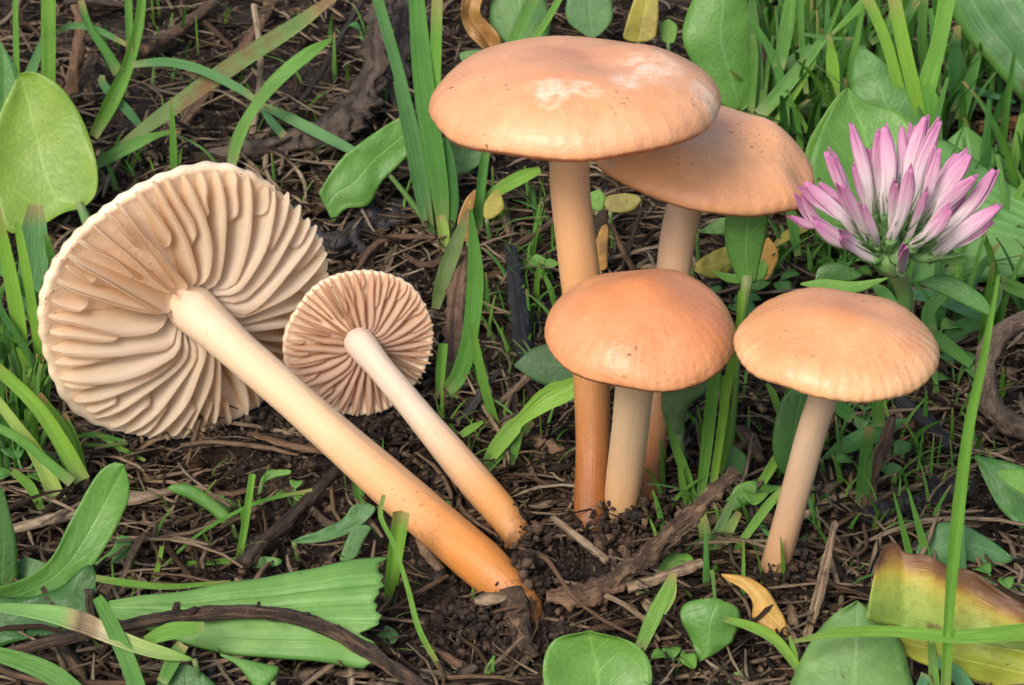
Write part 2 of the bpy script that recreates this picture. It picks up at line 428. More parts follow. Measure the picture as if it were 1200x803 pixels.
def gill(parent, c, n, R, t0, q0, q1, depth, rootz, m, lean=0.0, seed=0.0, thick=0.045, swirl=0.0, name='gill', sag=None):
    """one blade hanging from the cap's underside; n points out of the gill side"""
    e1, e2, n = basis(n); nh = 4; fs = list(np.linspace(0, .9, 13)) + [.94, .97, .99, 1.0]; ns = len(fs)
    V = []; U = []
    for side in (-1, 1):
        for i in range(ns):
            f = fs[i]; q = q0 + (q1 - q0) * f
            d = depth * (0.16 + 0.84 * (1 - max(0.0, (q - 0.30) / 0.70) ** 2.1)) * (math.sqrt(max(.01, 1 - ((f - .86) / .14) ** 2)) if f > .86 else 1) * (1 if q0 < 0.35 else 0.86)
            if q0 < 0.35 and f < 0.16: d *= 0.45 + 0.55 * math.sqrt(f / 0.16)
            if q0 > 0.35 and f < 0.3: d *= math.sqrt(f / 0.3)
            d = max(d, 0.012)
            wob = 0.022 * R * mnoise.noise(Vector((f * 2.4, seed * 7.3, 1.7)))
            for j in range(nh + 1):
                g = j / nh
                tt = t0 + swirl * (q - 0.6) + (lean * d * g + wob * (0.35 + g) + 0.06 * d * g * math.sin(f * 5 + seed * 5)) / (q * R)
                tk = thick * (1 - 0.72 * g) * (0.6 + 0.6 * f) * 0.5
                dirv = e1 * math.cos(tt) + e2 * math.sin(tt); tanv = -e1 * math.sin(tt) + e2 * math.cos(tt)
                V.append(c + dirv * q * R + n * (rootz(q) + d * g) + tanv * tk * side + (tanv * (np.dot(sag, tanv) * d * g ** 1.2) if sag is not None else 0))
                U.append((g, q, seed))
    V = np.array(V); A = grid_faces(ns, nh + 1); k = ns * (nh + 1)
    F = [tuple(f) for f in A] + [tuple(f[::-1] + k) for f in A]
    e = [i * (nh + 1) + nh for i in range(ns)]
    F += [(e[i], e[i + 1], e[i + 1] + k, e[i] + k) for i in range(ns - 1)]
    F += [(j, j + 1, j + 1 + k, j + k) for j in range(nh)] + [(k - nh - 1 + j + 1, k - nh - 1 + j, 2 * k - nh - 1 + j, 2 * k - nh - 1 + j + 1) for j in range(nh)]
    return V, F, np.array(U)

def gills(parent, c, n, R, nfull, depth, rootz, m, lean, swirl, seed, joined=False, q1=1.0, wide=1.0, sag=None):
    VV, FF, UU = [], [], []
    for i in range(nfull):
        for kk in range(2):
            t0 = 2 * math.pi * (i + 0.5 * kk + random.uniform(-.13, .13)) / nfull
            q0 = random.uniform(0.13, 0.17) if kk == 0 else random.choice((0.42, 0.5, 0.62, 0.74))
            sd = seed + i * 0.37 + kk * 0.19
            ln = lean * (0.85 + 0.5 * mnoise.noise(Vector((math.cos(t0), math.sin(t0), seed)))) + random.uniform(-.12, .12)
            V, F, U = gill(parent, c, n, R, t0, q0, q1 + random.uniform(-.012, .016), depth * random.uniform(.86, 1.1), rootz, m, ln, sd, swirl=swirl, thick=0.05 * wide, sag=sag)
            if joined:
                o = sum(len(x) for x in VV); VV.append(V); UU.append(U); FF += [tuple(a + o for a in f) for f in F]
            else: mesh_obj('gill', V, F, m, parent, uvw=U)
    if joined:
        o = mesh_obj('gills', np.vstack(VV), FF, m, parent, uvw=np.vstack(UU)); o['kind'] = 'stuff'

def stem(parent, P, rad, m, seed, n=40, k=28):
    P = smooth_path(P, n); r = interp(rad, np.linspace(0, 1, n))
    V, F, U = tube(P, r, k, rough=0.06, fr=0.8, seed=seed)
    return mesh_obj('stem', V, F, m, parent, uvw=U)

def standing(label, stem_pts, stem_px, cpx, cy, Rpx, Hf, tilt_back, tilt_right, mcap, mstem, mgill, seed, **kw):
    base = G(stem_pts[0][0], stem_pts[0][1])
    t = thing('mushroom', label, 'mushroom', base, 'standing mushrooms of the clump')
    c = aty(cpx[0], cpx[1], cy); R = Rpx / ppc(c)
    a, b = R_(tilt_back), R_(tilt_right)
    n = unit(np.array([math.sin(b), math.sin(a), math.cos(a) * math.cos(b)]))
    P = [aty(*p) for p in stem_pts]; P[0] = base - np.array([0, 0, 0.5]); P = [P[0], base] + P[1:]
    P.append(c + n * (0.35 * Hf * R)); P = np.array(P)[::-1]
    rad = [x * 0.5 / ppc(base) for x in stem_px]
    stem(t, P, rad, mstem, seed)
    H = Hf * R
    cap_top(t, c, n, R, H, mcap, seed, **kw)
    gills(t, c - n * 0.0, -n, R, 30, 0.30 * R * 0.6, lambda q: -0.55 * H * (1 - q * q) + 0.015 * R, mgill, 0.1, 0.0, seed, joined=True, q1=0.93)
    return t

G_WARM = gill_mat('gill_cream', (0.88, 0.65, 0.41), (0.90, 0.73, 0.54))
G_TAN = gill_mat('gill_tan', (0.72, 0.44, 0.26), (0.82, 0.59, 0.42))
capA = cap_mat('cap_skin_large', (0.58, 0.225, 0.105), (0.70, 0.325, 0.15), (0.73, 0.37, 0.185), scuff=0.55, seed=0.3, stri=0.6, spots=((-.62, .16, .22), (-.60, -.05, .16), (-.22, -.52, .34), (-.45, -.36, .18), (-.30, -.88, .2)))
capB = cap_mat('cap_skin_tilted', (0.58, 0.235, 0.115), (0.82, 0.40, 0.18), (0.80, 0.40, 0.18), seed=1.3, stri=0.4, pink=0.75)
capC = cap_mat('cap_skin_orange', (0.57, 0.19, 0.06), (0.64, 0.255, 0.105), (0.70, 0.33, 0.155), seed=2.2, stri=0.5)
capD = cap_mat('cap_skin_pale', (0.59, 0.225, 0.085), (0.69, 0.31, 0.13), (0.74, 0.42, 0.21), seed=3.7, stri=1.0)
capL = cap_mat('cap_skin_lying', (0.70, 0.44, 0.24), (0.80, 0.56, 0.34), (0.86, 0.66, 0.46), seed=4.1, stri=0.8)
sA = stem_mat('stem_tall', (0.64, 0.42, 0.26), (0.58, 0.30, 0.12), (0.30, 0.10, 0.02))
sB = stem_mat('stem_back', (0.66, 0.45, 0.30), (0.62, 0.37, 0.20), (0.34, 0.13, 0.04))
sC = stem_mat('stem_pale', (0.62, 0.45, 0.28), (0.61, 0.43, 0.26), (0.52, 0.30, 0.14))
sD = stem_mat('stem_beige', (0.54, 0.385, 0.26), (0.53, 0.37, 0.24), (0.44, 0.245, 0.12))
sL = stem_mat('stem_orange', (0.70, 0.53, 0.38), (0.69, 0.46, 0.26), (0.62, 0.225, 0.045))
sM = stem_mat('stem_cream', (0.71, 0.57, 0.45), (0.70, 0.53, 0.38), (0.62, 0.28, 0.08))

standing('tallest standing mushroom with the widest orange cap, pale scuffed patches on top',
         [(692, 615, 0), (694, 530, .45), (691, 420, .95), (676, 290, 1.3), (667, 200, 1.45)], (46, 47, 46, 40, 40),
         (673, 119), 1.5, 170, 0.36, 4, -2.0, capA, sA, G_TAN, 3.1, lob=0.014, pw=0.56, droop=0.02, rib=.0025,
         dent=((-0.15, -0.2, .28, -.10), (0.1, -0.5, .3, .10), (0.1, 0.55, .4, .10)))
standing('standing mushroom with tilted folded orange cap tucked under the widest cap',
         [(752, 590, 0), (768, 490, 1.6), (785, 350, 2.4), (797, 265, 2.8)], (42, 42, 42, 38, 36),
         (822, 184), 3.1, 134, 0.36, 0, 10.0, capB, sB, G_TAN, 5.7, lob=0.022, pw=0.6, rib=.0025,
         dent=((-0.30, -0.88, .20, -.20), (0.15, -0.5, .3, .16)), droop=0.03)
standing('short standing mushroom with domed deep orange cap in front of the clump',
         [(727, 606, 0), (734, 540, -.2), (743, 460, -.6), (748, 420, -.8)], (40, 43, 42, 42, 38),
         (751, 389), -.9, 112, 0.54, -6, 1.5, capC, sC, G_TAN, 8.3, lob=0.006, pw=0.62, umbo=0.10, uw=0.35, rib=.0025)
standing('standing mushroom with pale ribbed cap and beige stem beside the pink clover',
         [(903, 684, 0), (926, 600, -1.7), (950, 510, -1.9), (966, 460, -2.0)], (33, 33, 34, 34, 36),
         (981, 405), -2.0, 119, 0.40, -1, 1.0, capD, sD, G_TAN, 1.9, lob=0.016, pw=0.6, umbo=0.06, uw=0.4, rib=0.005)

def lying(label, cpx, cz, n, Rpx, nfull, depth, cup, base_px, bz, stem_px, mcap, mstem, mgill, seed, lean, swirl, mids=(), lob=0.03, wide=1.0, sag=0.9):
    c = atz(cpx[0], cpx[1], cz); R = Rpx / ppc(c); n = unit(n)
    base = G(*base_px, bz)
    t = thing('fallen_mushroom', label, 'mushroom', G(*base_px), 'mushrooms lying on their side')
    start = c - n * (cup * 0.8)
    P = [start, c + n * 0.1]
    for (f, dn) in mids: P.append(c + (base - c) * f + n * dn)
    P += [base, base + (base - P[-1]) * 0.10 - np.array([0, 0, .45])]
    rad = [x * 0.5 / ppc((c + base) / 2) for x in stem_px]
    stem(t, np.array(P), rad, mstem, seed)
    H = cup
    cap_top(t, c - n * 0.12 * R, -n, R * 1.0, H, mcap, seed, lob=lob, pw=0.7, thick=0.03, rib=0.007)
    rootz = lambda q: -cup * 0.62 * (1 - q ** 2.2) - 0.045 * R
    sg = RIGHT * .74 - UP * .67; sg = unit(sg - n * np.dot(sg, n)) * sag
    gills(t, c, n, R, nfull, depth, rootz, mgill, lean, swirl, seed, wide=wide, sag=sg)
    return t

lying('large uprooted mushroom lying with broad cream gills and thick orange stem',
      (228, 364), 2.06, (.46, -.88, -.03), 174, 27, 0.40, 0.18, (604, 698), 0.16, (62, 49, 47, 51, 55, 55, 38),
      capL, sL, G_WARM, 2.7, 0.0, 0.0, mids=((.35, .10), (.7, .05)), lob=0.04, wide=0.9, sag=1.05)
lying('small uprooted mushroom lying with fine tan gills and curved cream stem',
      (423, 404), 1.22, (.27, -.93, .20), 89, 30, 0.15, 0.10, (600, 618), 0.14, (40, 32, 33, 37, 40, 41, 30),
      capL, sM, G_TAN, 6.4, 0.0, 0.0, mids=((.33, .22), (.68, .08)), lob=0.03, wide=0.55, sag=.9)

# ------------------------------------------------------------------ leaf, grass, litter and wood materials
def leaf_mat(name, ca, cb, veins='pinnate', nv=7, rough=0.42, trans=0.28, brown=0.0, margin=None, spec=0.45):
    M = Mat(name); u, v, w_ = M.uvw()
    n1 = M.noise(140, 4); n2 = M.noise(900, 4, rough=0.65)
    c = M.mix(M.ramp(n1, [(0.3, 0.0), (0.7, 1.0)]), ca, cb)
    c = M.mix(M.math('FRACT', M.math('MULTIPLY', w_, 3.7)), M.mix(1.0, c, (.82, .88, .95), 'MULTIPLY'), M.mix(1.0, c, (1.22, 1.08, .85), 'MULTIPLY'))
    c = M.mix(M.math('MULTIPLY', M.ramp(M.noise(420, 5, rough=.7), [(.42, 0.), (.66, 1.)]), .35), c, M.mix(1.0, c, (1.5, 1.3, 1.2), 'MULTIPLY'))
    s = M.math('SUBTRACT', u, 0.5); sa = M.math('ABSOLUTE', s)
    mid = M.ramp(sa, [(0.0, 1.0), (0.035, 0.0)])
    if veins == 'parallel':
        k = M.math('FRACT', M.math('MULTIPLY', u, float(nv)))
        ln = M.ramp(M.math('ABSOLUTE', M.math('SUBTRACT', k, 0.5)), [(0.40, 0.0), (0.5, 1.0)])
        vein = M.math('MAXIMUM', M.math('MULTIPLY', ln, 0.7), mid)
        fine = M.noise(1.0, 2, M.vec(M.math('MULTIPLY', u, 60.0), M.math('MULTIPLY', v, 3.0), w_))
    else:
        ph = M.math('SUBTRACT', M.math('MULTIPLY', v, float(nv)), M.math('MULTIPLY', sa, nv * 0.62))
        ph = M.math('ADD', ph, M.math('MULTIPLY', M.math('SUBTRACT', n1, 0.5), 0.55))
        k = M.math('ABSOLUTE', M.math('SUBTRACT', M.math('FRACT', ph), 0.5))
        vein = M.math('MAXIMUM', M.math('MULTIPLY', M.ramp(k, [(0.0, 0.55), (0.06, 0.0)]), M.ramp(sa, [(0.3, 1.0), (0.5, 0.0)])), mid)
        fine = M.n('TexVoronoi', {'feature': 'DISTANCE_TO_EDGE'}, Vector=M.pos(), Scale=900.0).outputs['Distance']
    c = M.mix(M.math('MULTIPLY', vein, 0.34), c, tuple(min(1, x * 1.7 + .03) for x in cb))
    c = M.mix(M.math('MULTIPLY', M.ramp(n2, [(0.5, 0.0), (0.8, 1.0)]), 0.25), c, tuple(x * .6 for x in ca))
    if margin:
        c = M.mix(M.math('MULTIPLY', M.ramp(sa, [(0.40, 0.0), (0.5, 1.0)]), 0.7), c, margin)
    sp = M.ramp(M.noise(330, 3, rough=0.5), [(0.70, 0.0), (0.74, 0.8)])
    c = M.mix(sp, c, (0.07, 0.045, 0.02))
    if brown:
        c = M.mix(M.math('MULTIPLY', M.ramp(M.noise(90, 4), [(0.5, 0.0), (0.62, 1.0)]), brown), c, (0.16, 0.085, 0.03))
    h = M.math('SUBTRACT', M.math('MULTIPLY', fine, 0.5), M.math('MULTIPLY', vein, 0.28))
    h = M.math('ADD', h, M.math('MULTIPLY', n2, 0.35))
    nrm = M.bump(h, 0.0003, 0.6)
    p = bsdf(M, c, M.ramp(n2, [(0.3, rough - .06), (0.7, rough + .14)]), nrm, spec=spec)
    tl = M.n('BsdfTranslucent', Color=M.mix(1.0, c, (1.0, 1.15, 0.5), 'MULTIPLY'), Normal=nrm)
    return M.done(M.n('MixShader', i0=trans, i1=p, i2=tl).outputs[0])

def grass_mat(name, ca, cb, base=(0.30, 0.33, 0.12), tip=None, brown=0.0, trans=0.3):
    M = Mat(name); u, v, w_ = M.uvw()
    st = M.noise(1.0, 3, M.vec(M.math('MULTIPLY', u, 17.0), M.math('MULTIPLY', v, 1.4), w_), rough=0.6)
    n1 = M.noise(120, 3); n2 = M.noise(1400, 3)
    c = M.mix(M.ramp(st, [(0.35, 0.0), (0.65, 1.0)]), ca, cb)
    c = M.mix(M.ramp(n1, [(0.45, 0.0), (0.75, 0.45)]), c, tuple(x * .68 for x in ca))
    c = M.mix(M.math('FRACT', M.math('MULTIPLY', w_, 3.7)), M.mix(1.0, c, (.78, .88, .95), 'MULTIPLY'), M.mix(1.0, c, (1.3, 1.1, .8), 'MULTIPLY'))
    c = M.mix(M.ramp(v, [(0.0, 0.75), (0.16, 0.0)]), c, base)
    yt = M.math('MULTIPLY', M.ramp(M.math('FRACT', M.math('MULTIPLY', w_, 7.31)), [(0.55, 0.0), (0.65, 1.0)]), M.ramp(v, [(0.80, 0.0), (0.97, 0.8)]))
    c = M.mix(yt, c, (0.40, 0.30, 0.12))
    if tip: c = M.mix(M.ramp(v, [(0.84, 0.0), (0.93, 1.0)]), c, tip)
    if brown: c = M.mix(M.math('MULTIPLY', M.ramp(M.noise(75, 5, rough=.65), [(0.5, 0.0), (0.6, 1.0)]), brown), c, (0.20, 0.10, 0.04))
    nrm = M.bump(M.math('ADD', st, M.math('MULTIPLY', n2, .3)), 0.0004, 0.7)
    p = bsdf(M, c, 0.40, nrm, spec=0.45)
    tl = M.n('BsdfTranslucent', Color=M.mix(1.0, c, (1.0, 1.15, 0.5), 'MULTIPLY'), Normal=nrm)
    return M.done(M.n('MixShader', i0=trans, i1=p, i2=tl).outputs[0])

def dry_mat(name, stops, fibre=14.0, rough=0.75, spec=0.25):
    """dry stalks and litter; colour drawn from the piece's own number w"""
    M = Mat(name); u, v, w_ = M.uvw()
    st = M.noise(1.0, 4, M.vec(M.math('MULTIPLY', u, fibre), M.math('MULTIPLY', v, 3.0), M.math('MULTIPLY', w_, 37.0)), rough=0.7)
    n1 = M.noise(300, 5, rough=0.7)
    c = M.ramp(M.math('FRACT', w_), stops)
    c = M.mix(M.ramp(st, [(0.35, 0.75), (0.6, 0.0)]), c, M.mix(1.0, c, (0.34, 0.30, 0.28), 'MULTIPLY'))
    c = M.mix(M.ramp(n1, [(0.5, 0.0), (0.72, 0.75)]), c, (0.025, 0.015, 0.01))
    h = M.math('ADD', st, M.math('MULTIPLY', n1, .5))
    return M.done(bsdf(M, c, rough, M.bump(h, 0.0009, 0.9), spec=spec))

def bark_mat(name, a, b, patch):
    M = Mat(name); u, v, w_ = M.uvw()
    st = M.noise(1.0, 5, M.vec(M.math('MULTIPLY', u, 9.0), M.math('MULTIPLY', v, 9.0), w_), rough=0.7)
    n1 = M.noise(420, 6, rough=0.72); n2 = M.noise(80, 3)
    c = M.mix(M.ramp(n1, [(0.35, 0.0), (0.65, 1.0)]), a, b)
    c = M.mix(M.ramp(st, [(0.50, 0.0), (0.60, 0.85)]), c, patch)
    c = M.mix(M.ramp(n2, [(0.5, 0.0), (0.7, 0.5)]), c, tuple(x * .5 for x in a))
    h = M.math('ADD', st, M.math('MULTIPLY', n1, .9))
    return M.done(bsdf(M, c, 0.62, M.bump(h, 0.0026, 1.0), spec=0.4))

LM = {
 'fresh': leaf_mat('leaf_fresh', (0.105, 0.27, 0.045), (0.15, 0.33, 0.06), nv=6, trans=.3),
 'lime': leaf_mat('leaf_lime', (0.155, 0.305, 0.045), (0.22, 0.37, 0.065), nv=6, trans=.3),
 'mid': leaf_mat('leaf_mid', (0.065, 0.205, 0.042), (0.105, 0.26, 0.055), nv=8),
 'blue': leaf_mat('leaf_bluegreen', (0.08, 0.20, 0.06), (0.125, 0.27, 0.085), nv=7, rough=.5),
 'dusky': leaf_mat('leaf_dusky', (0.05, 0.125, 0.045), (0.085, 0.17, 0.065), nv=7, rough=.5, brown=.25),
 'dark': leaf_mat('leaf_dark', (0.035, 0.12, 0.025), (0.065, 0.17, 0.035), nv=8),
 'plantain': leaf_mat('leaf_plantain', (0.105, 0.275, 0.065), (0.17, 0.36, 0.11), veins='parallel', nv=5, rough=.45, margin=(0.10, 0.27, 0.05)),
 'plantain_dark': leaf_mat('leaf_plantain_deep', (0.05, 0.165, 0.035), (0.085, 0.225, 0.05), veins='parallel', nv=5, margin=(0.16, 0.34, 0.06)),
 'yellowing': leaf_mat('leaf_yellowing', (0.30, 0.30, 0.05), (0.42, 0.37, 0.08), nv=6, brown=.55),
 'petal': leaf_mat('leaf_ochre', (0.52, 0.28, 0.06), (0.62, 0.40, 0.11), nv=5, trans=.2),
 'deadcurl': leaf_mat('leaf_dead_yellow', (0.33, 0.15, 0.04), (0.52, 0.30, 0.08), nv=5, brown=.7, trans=.2),
}
GM = {
 'g1': grass_mat('grass_bright', (0.14, 0.34, 0.045), (0.20, 0.42, 0.07)),
 'g2': grass_mat('grass_mid', (0.085, 0.245, 0.04), (0.14, 0.33, 0.06)),
 'g3': grass_mat('grass_bluish', (0.075, 0.23, 0.085), (0.13, 0.31, 0.125)),
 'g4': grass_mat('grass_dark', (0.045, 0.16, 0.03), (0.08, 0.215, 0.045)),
 'pale': grass_mat('grass_pale', (0.24, 0.42, 0.11), (0.33, 0.50, 0.17), base=(.45, .48, .26)),
 'tipped': grass_mat('grass_dead_tip', (0.11, 0.29, 0.055), (0.17, 0.37, 0.08), tip=(0.42, 0.26, 0.12)),
 'browned': grass_mat('grass_browning', (0.12, 0.22, 0.06), (0.19, 0.27, 0.08), brown=.85, tip=(0.28, 0.19, 0.08)),
}
EARTH = [(0.0, (0.018, 0.010, 0.006)), (0.26, (0.06, 0.032, 0.016)), (0.44, (0.15, 0.085, 0.042)), (0.58, (0.29, 0.19, 0.10)), (0.78, (0.50, 0.37, 0.23)), (1.0, (0.10, 0.07, 0.045))]
DRY = dry_mat('dry_litter', EARTH)
CRUMB = dry_mat('soil_crumb', [(0.0, (0.018, 0.010, 0.006)), (0.4, (0.05, 0.028, 0.015)), (0.75, (0.10, 0.058, 0.032)), (1.0, (0.21, 0.13, 0.075))], fibre=6, rough=.6, spec=.5)
STRAW = dry_mat('straw', [(0.0, (0.40, 0.29, 0.18)), (0.5, (0.33, 0.22, 0.13)), (1.0, (0.46, 0.36, 0.24))], fibre=9)
STALK = dry_mat('brown_stalk', [(0.0, (0.17, 0.10, 0.06)), (0.5, (0.22, 0.13, 0.075)), (1.0, (0.13, 0.075, 0.045))], fibre=8)
GREYW = dry_mat('grey_dead', [(0.0, (0.075, 0.055, 0.042)), (0.5, (0.12, 0.088, 0.066)), (1.0, (0.06, 0.043, 0.034))], fibre=9)
BLACKW_SHADE = dry_mat('black_rotten_and_shade', [(0.0, (0.022, 0.02, 0.02)), (0.5, (0.035, 0.032, 0.032)), (1.0, (0.02, 0.017, 0.016))], fibre=9, rough=.6, spec=.4)
BARK = bark_mat('bark_dark', (0.03, 0.02, 0.014), (0.13, 0.08, 0.05), (0.26, 0.16, 0.095))
BARK2 = bark_mat('bark_flaking', (0.05, 0.032, 0.022), (0.20, 0.125, 0.075), (0.40, 0.25, 0.14))

# ------------------------------------------------------------------ builders for traced plants
def mid_tube(Vg, j, rad, part, m, k=6, off=-0.012, n=None):
    """a raised midrib along column j of a leaf grid"""
    P = Vg[:, j, :] + (n * off if n is not None else 0)
    r = np.linspace(rad, rad * 0.3, len(P))
    V, F, U = tube(P, r, k)
    return mesh_obj('midrib', V, F, m, part, uvw=U)

RIB = grass_mat('leaf_rib', (0.20, 0.36, 0.10), (0.26, 0.42, 0.14), base=(.3, .4, .15))
STK = grass_mat('leaf_stalk', (0.15, 0.30, 0.06), (0.20, 0.35, 0.09), base=(.34, .36, .16))

o_grid = {}
def leaf_part(parent, L, Rr, pl, m, name='leaf', rib=0.0, solid=0.012, seed=None, base=None, **kw):
    seed = random.uniform(0, 9) if seed is None else seed
    V, F, U, Vg = leaf_mesh(L, Rr, pl, seed=seed, **kw)
    o = mesh_obj(name, V, F, LM[m] if isinstance(m, str) else m, parent, base=base, uvw=U, solid=solid)
    if rib: mid_tube(Vg, Vg.shape[1] // 2, rib, o, RIB, n=pl.n, off=-0.01)
    o_grid[o.name] = Vg
    return o

def stalk_part(parent, C, pl, m=STK, name='stalk', n=16, bend=0.0, k=8, rough=0.0):
    C = np.asarray(C, float)
    Q = smooth_path(np.array([np.append(pl.at(c[0], c[1]), c[2]) for c in C]), n)
    P = Q[:, :3] + interp(bend, np.linspace(0, 1, n))[:, None] * pl.n
    r = np.array([w_ * 0.5 / ppc(p) for w_, p in zip(Q[:, 3], P)])
    V, F, U = tube(P, r, k, rough=rough, seed=random.uniform(0, 5))
    return mesh_obj(name, V, F, m, parent, uvw=U)

def blade_part(parent, C, pl, m='g2', name='blade', base=None, **kw):
    V, F, U = blade_mesh(C, pl, seed=random.uniform(0, 9), **kw)
    return mesh_obj(name, V, F, GM[m] if isinstance(m, str) else m, parent, base=base, uvw=U)

def one_leaf(label, L, Rr, pl, m, stalk=None, cat='leaf', name='leaf', rib=0.0, group=None, **kw):
    if stalk:
        t = thing(name, label, cat, pl.p, group)
        leaf_part(t, L, Rr, pl, m, name='leaf_blade', rib=rib, **kw); stalk_part(t, stalk, pl)
        return t
    o = leaf_part(None, L, Rr, pl, m, name=name, rib=rib, base=pl.p, **kw)
    o['label'] = label; o['category'] = cat
    if group: o['group'] = group
    Vg = o_grid[o.name]; j = Vg.shape[1] // 2
    e = min((Vg[0, j], Vg[-1, j]), key=lambda q: q[2] - float(gh(q[0], q[1])))
    h = e[2] - float(gh(e[0], e[1]))
    if h > 0.15:                     # its own stalk down to the soil
        f = e + np.array([0.06, 0.10 * h, 0]); f[2] = float(gh(f[0], f[1])) - .35
        V, F, U = tube(smooth_path([e, (e + f) / 2 + np.array([.03, .05 * h, 0]), f], 10), np.linspace(.035, .05, 10), 7)
        mesh_obj('stalk', V, F, STK, o, uvw=U)
    return o

def tuft(label, blades, pl, cat='grass', name='grass_tuft', group=None):
    """blades: list of (material, [(u,v,w)...], options)"""
    if len(blades) == 1:
        b = blades[0]; o = blade_part(None, b[1], pl, b[0], name=name, base=pl.p, **(b[2] if len(b) > 2 else {}))
        o['label'] = label; o['category'] = cat
        return o
    t = thing(name, label, cat, pl.p, group)
    for b in blades:
        o = dict(b[2]) if len(b) > 2 else {}
        q = o.pop('pl', pl); q = Plane(*q) if isinstance(q, tuple) else q
        blade_part(t, b[1], q, b[0], **o)
    return t

def stick(label, C, dz, m, name='twig', cat='twig', n=40, k=10, rough=0.25, fr=2.5, flat=1.0, zs=None, twigs=(), group=None):
    n = int(n * 1.7)
    """a stalk lying on the litter: traced in pixels, resting at height dz over the ground (or rising through zs)"""
    C = np.asarray(C, float); z = interp(dz, np.linspace(0, 1, len(C)))
    P0 = np.array([np.append(G(c[0], c[1], zz), c[2]) for c, zz in zip(C, z)])
    Q = smooth_path(P0, n); P = Q[:, :3]
    r = np.array([w_ * 0.5 / ppc(p) for w_, p in zip(Q[:, 3], P)])
    V, F, U = tube(P, r, max(k, 14), rough=rough * 1.25, fr=fr, seed=random.uniform(0, 5), flat=flat, fine=.7)
    t = mesh_obj(name, V, F, m, None, base=P[0], uvw=U, label=label, cat=cat, group=group)
    for (f, du, dv, w_) in twigs:
        i = int(f * (n - 1)); q = P[i]; sc = ppc(q)
        e = q + RIGHT * du / sc - UP * dv / sc - FWD * 0.1
        V, F, U = tube(smooth_path([q, (q + e) / 2 + rng.normal(0, .03, 3), e], 8), np.linspace(w_ * .5 / sc, w_ * .25 / sc, 8), 6, rough=.3, seed=f)
        mesh_obj('side_stub', V, F, m, t, uvw=U)
    return t

# ------------------------------------------------------------------ broad leaves
# rounded sorrel leaf beside the large fallen cap
one_leaf('rounded lime green sorrel leaf above the rim of the large fallen cap',
    [(96, 245), (72, 250), (40, 268), (8, 270), (-8, 215), (-2, 140), (22, 87)], [(99, 243), (112, 230), (114, 195), (97, 142), (72, 103), (42, 85), (22, 87)],
    Plane(112, 300, 0, 0, 30), 'lime', stalk=[(92, 238, 9), (100, 255, 13), (116, 300, 16)], rib=0.014, camber=-.10, wave=.10, nt_=34, ns=17)
one_leaf('pointed green leaf behind the rounded sorrel leaf',
    [(-6, 260), (-20, 180), (-10, 100), (2, 50)], [(26, 250), (30, 170), (20, 95), (2, 50)], Plane(20, 255, 0, 8, 22), 'mid', rib=.02, fold=.12)
one_leaf('tongue shaped green leaf with curled end leaning over dead litter',
    [(373, 226), (400, 186), (440, 155), (474, 136), (489, 145)], [(391, 262), (404, 245), (432, 240), (447, 213), (470, 190), (490, 165), (489, 146)],
    Plane(508, 274, 0, 10, 24), 'fresh', stalk=[(452, 200, 5), (480, 234, 7), (510, 276, 8)], rib=.015, camber=.04, fold=.05, wave=.08, ns=15, cut=True)
one_leaf('round blue green leaf half hidden below the widest cap',
    [(520, 210), (510, 178), (530, 150)], [(540, 210), (572, 180), (545, 150)], Plane(540, 240, 0, 0, 30), 'blue', wave=.08, ns=13)
one_leaf('broad upright green leaf standing behind the widest cap',
    [(848, 132), (818, 85), (800, 48), (806, 15), (826, -30)], [(884, 130), (886, 85), (884, 45), (880, 5), (872, -30)],
    Plane(866, 190, 0, 6, 20), 'mid', rib=.02, camber=.12, wave=.08)
one_leaf('narrow dark upright leaf beside the broad one behind the widest cap',
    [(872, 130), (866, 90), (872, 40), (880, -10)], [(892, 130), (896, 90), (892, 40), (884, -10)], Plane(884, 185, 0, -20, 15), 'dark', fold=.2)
one_leaf('large deep green leaf with pale margin hanging over grass',
    [(1215, 140), (1165, 80), (1128, 38), (1100, -15)], [(1300, 100), (1290, 40), (1260, -20), (1220, -70)],
    Plane(1225, 215, 0, -12, 34), 'plantain_dark', rib=.03, camber=.14, wave=.10, nt_=34, ns=17, ribs=4, rib_amp=.03)
one_leaf('arrow shaped green leaf pointing up behind the pink clover',
    [(1010, 165), (998, 118), (999, 75), (1009, 53)], [(1085, 165), (1080, 122), (1045, 80), (1009, 53)], Plane(1050, 230, 0, -10, 22), 'mid', rib=.018, camber=.08, wave=.05)
one_leaf('light green folded leaf with notched tip directly behind the pink clover',
    [(958, 300), (944, 215), (956, 165), (978, 122), (993, 103)], [(1085, 300), (1098, 205), (1060, 140), (1015, 121), (993, 103)],
    Plane(1020, 330, 0, 4, 34), 'fresh', rib=.025, fold=.10, wave=.10, nt_=30, ns=15)
one_leaf('long curled grass green leaf edge beside the folded clover leaf',
    [(940, 215), (948, 170), (970, 130), (990, 102)], [(962, 220), (966, 185), (985, 140), (994, 104)], Plane(950, 290, 0, -25, 20), 'fresh', fold=.3, ns=7)
one_leaf('large ribbed plantain leaf spread below the pink clover',
    [(1010, 235), (1060, 165), (1110, 165), (1155, 195), (1230, 245)], [(1010, 315), (1060, 334), (1110, 338), (1155, 332), (1230, 322)],
    Plane(1100, 345, .25, 0, 52), 'plantain', rib=.03, ribs=6, rib_amp=.05, camber=.08, wave=.12, nt_=36, ns=37)
one_leaf('round green leaf peeping over the ribbed plantain leaf',
    [(1110, 212), (1104, 175), (1130, 147)], [(1160, 215), (1167, 178), (1132, 147)], Plane(1135, 245, 0, -5, 30), 'mid', rib=.015, camber=.1, ns=13)
one_leaf('small round leaf beside the dry brown stem piece',
    [(1168, 192), (1166, 172), (1178, 163)], [(1186, 192), (1190, 174), (1178, 163)], Plane(1178, 205, 0, 0, 40), 'blue')
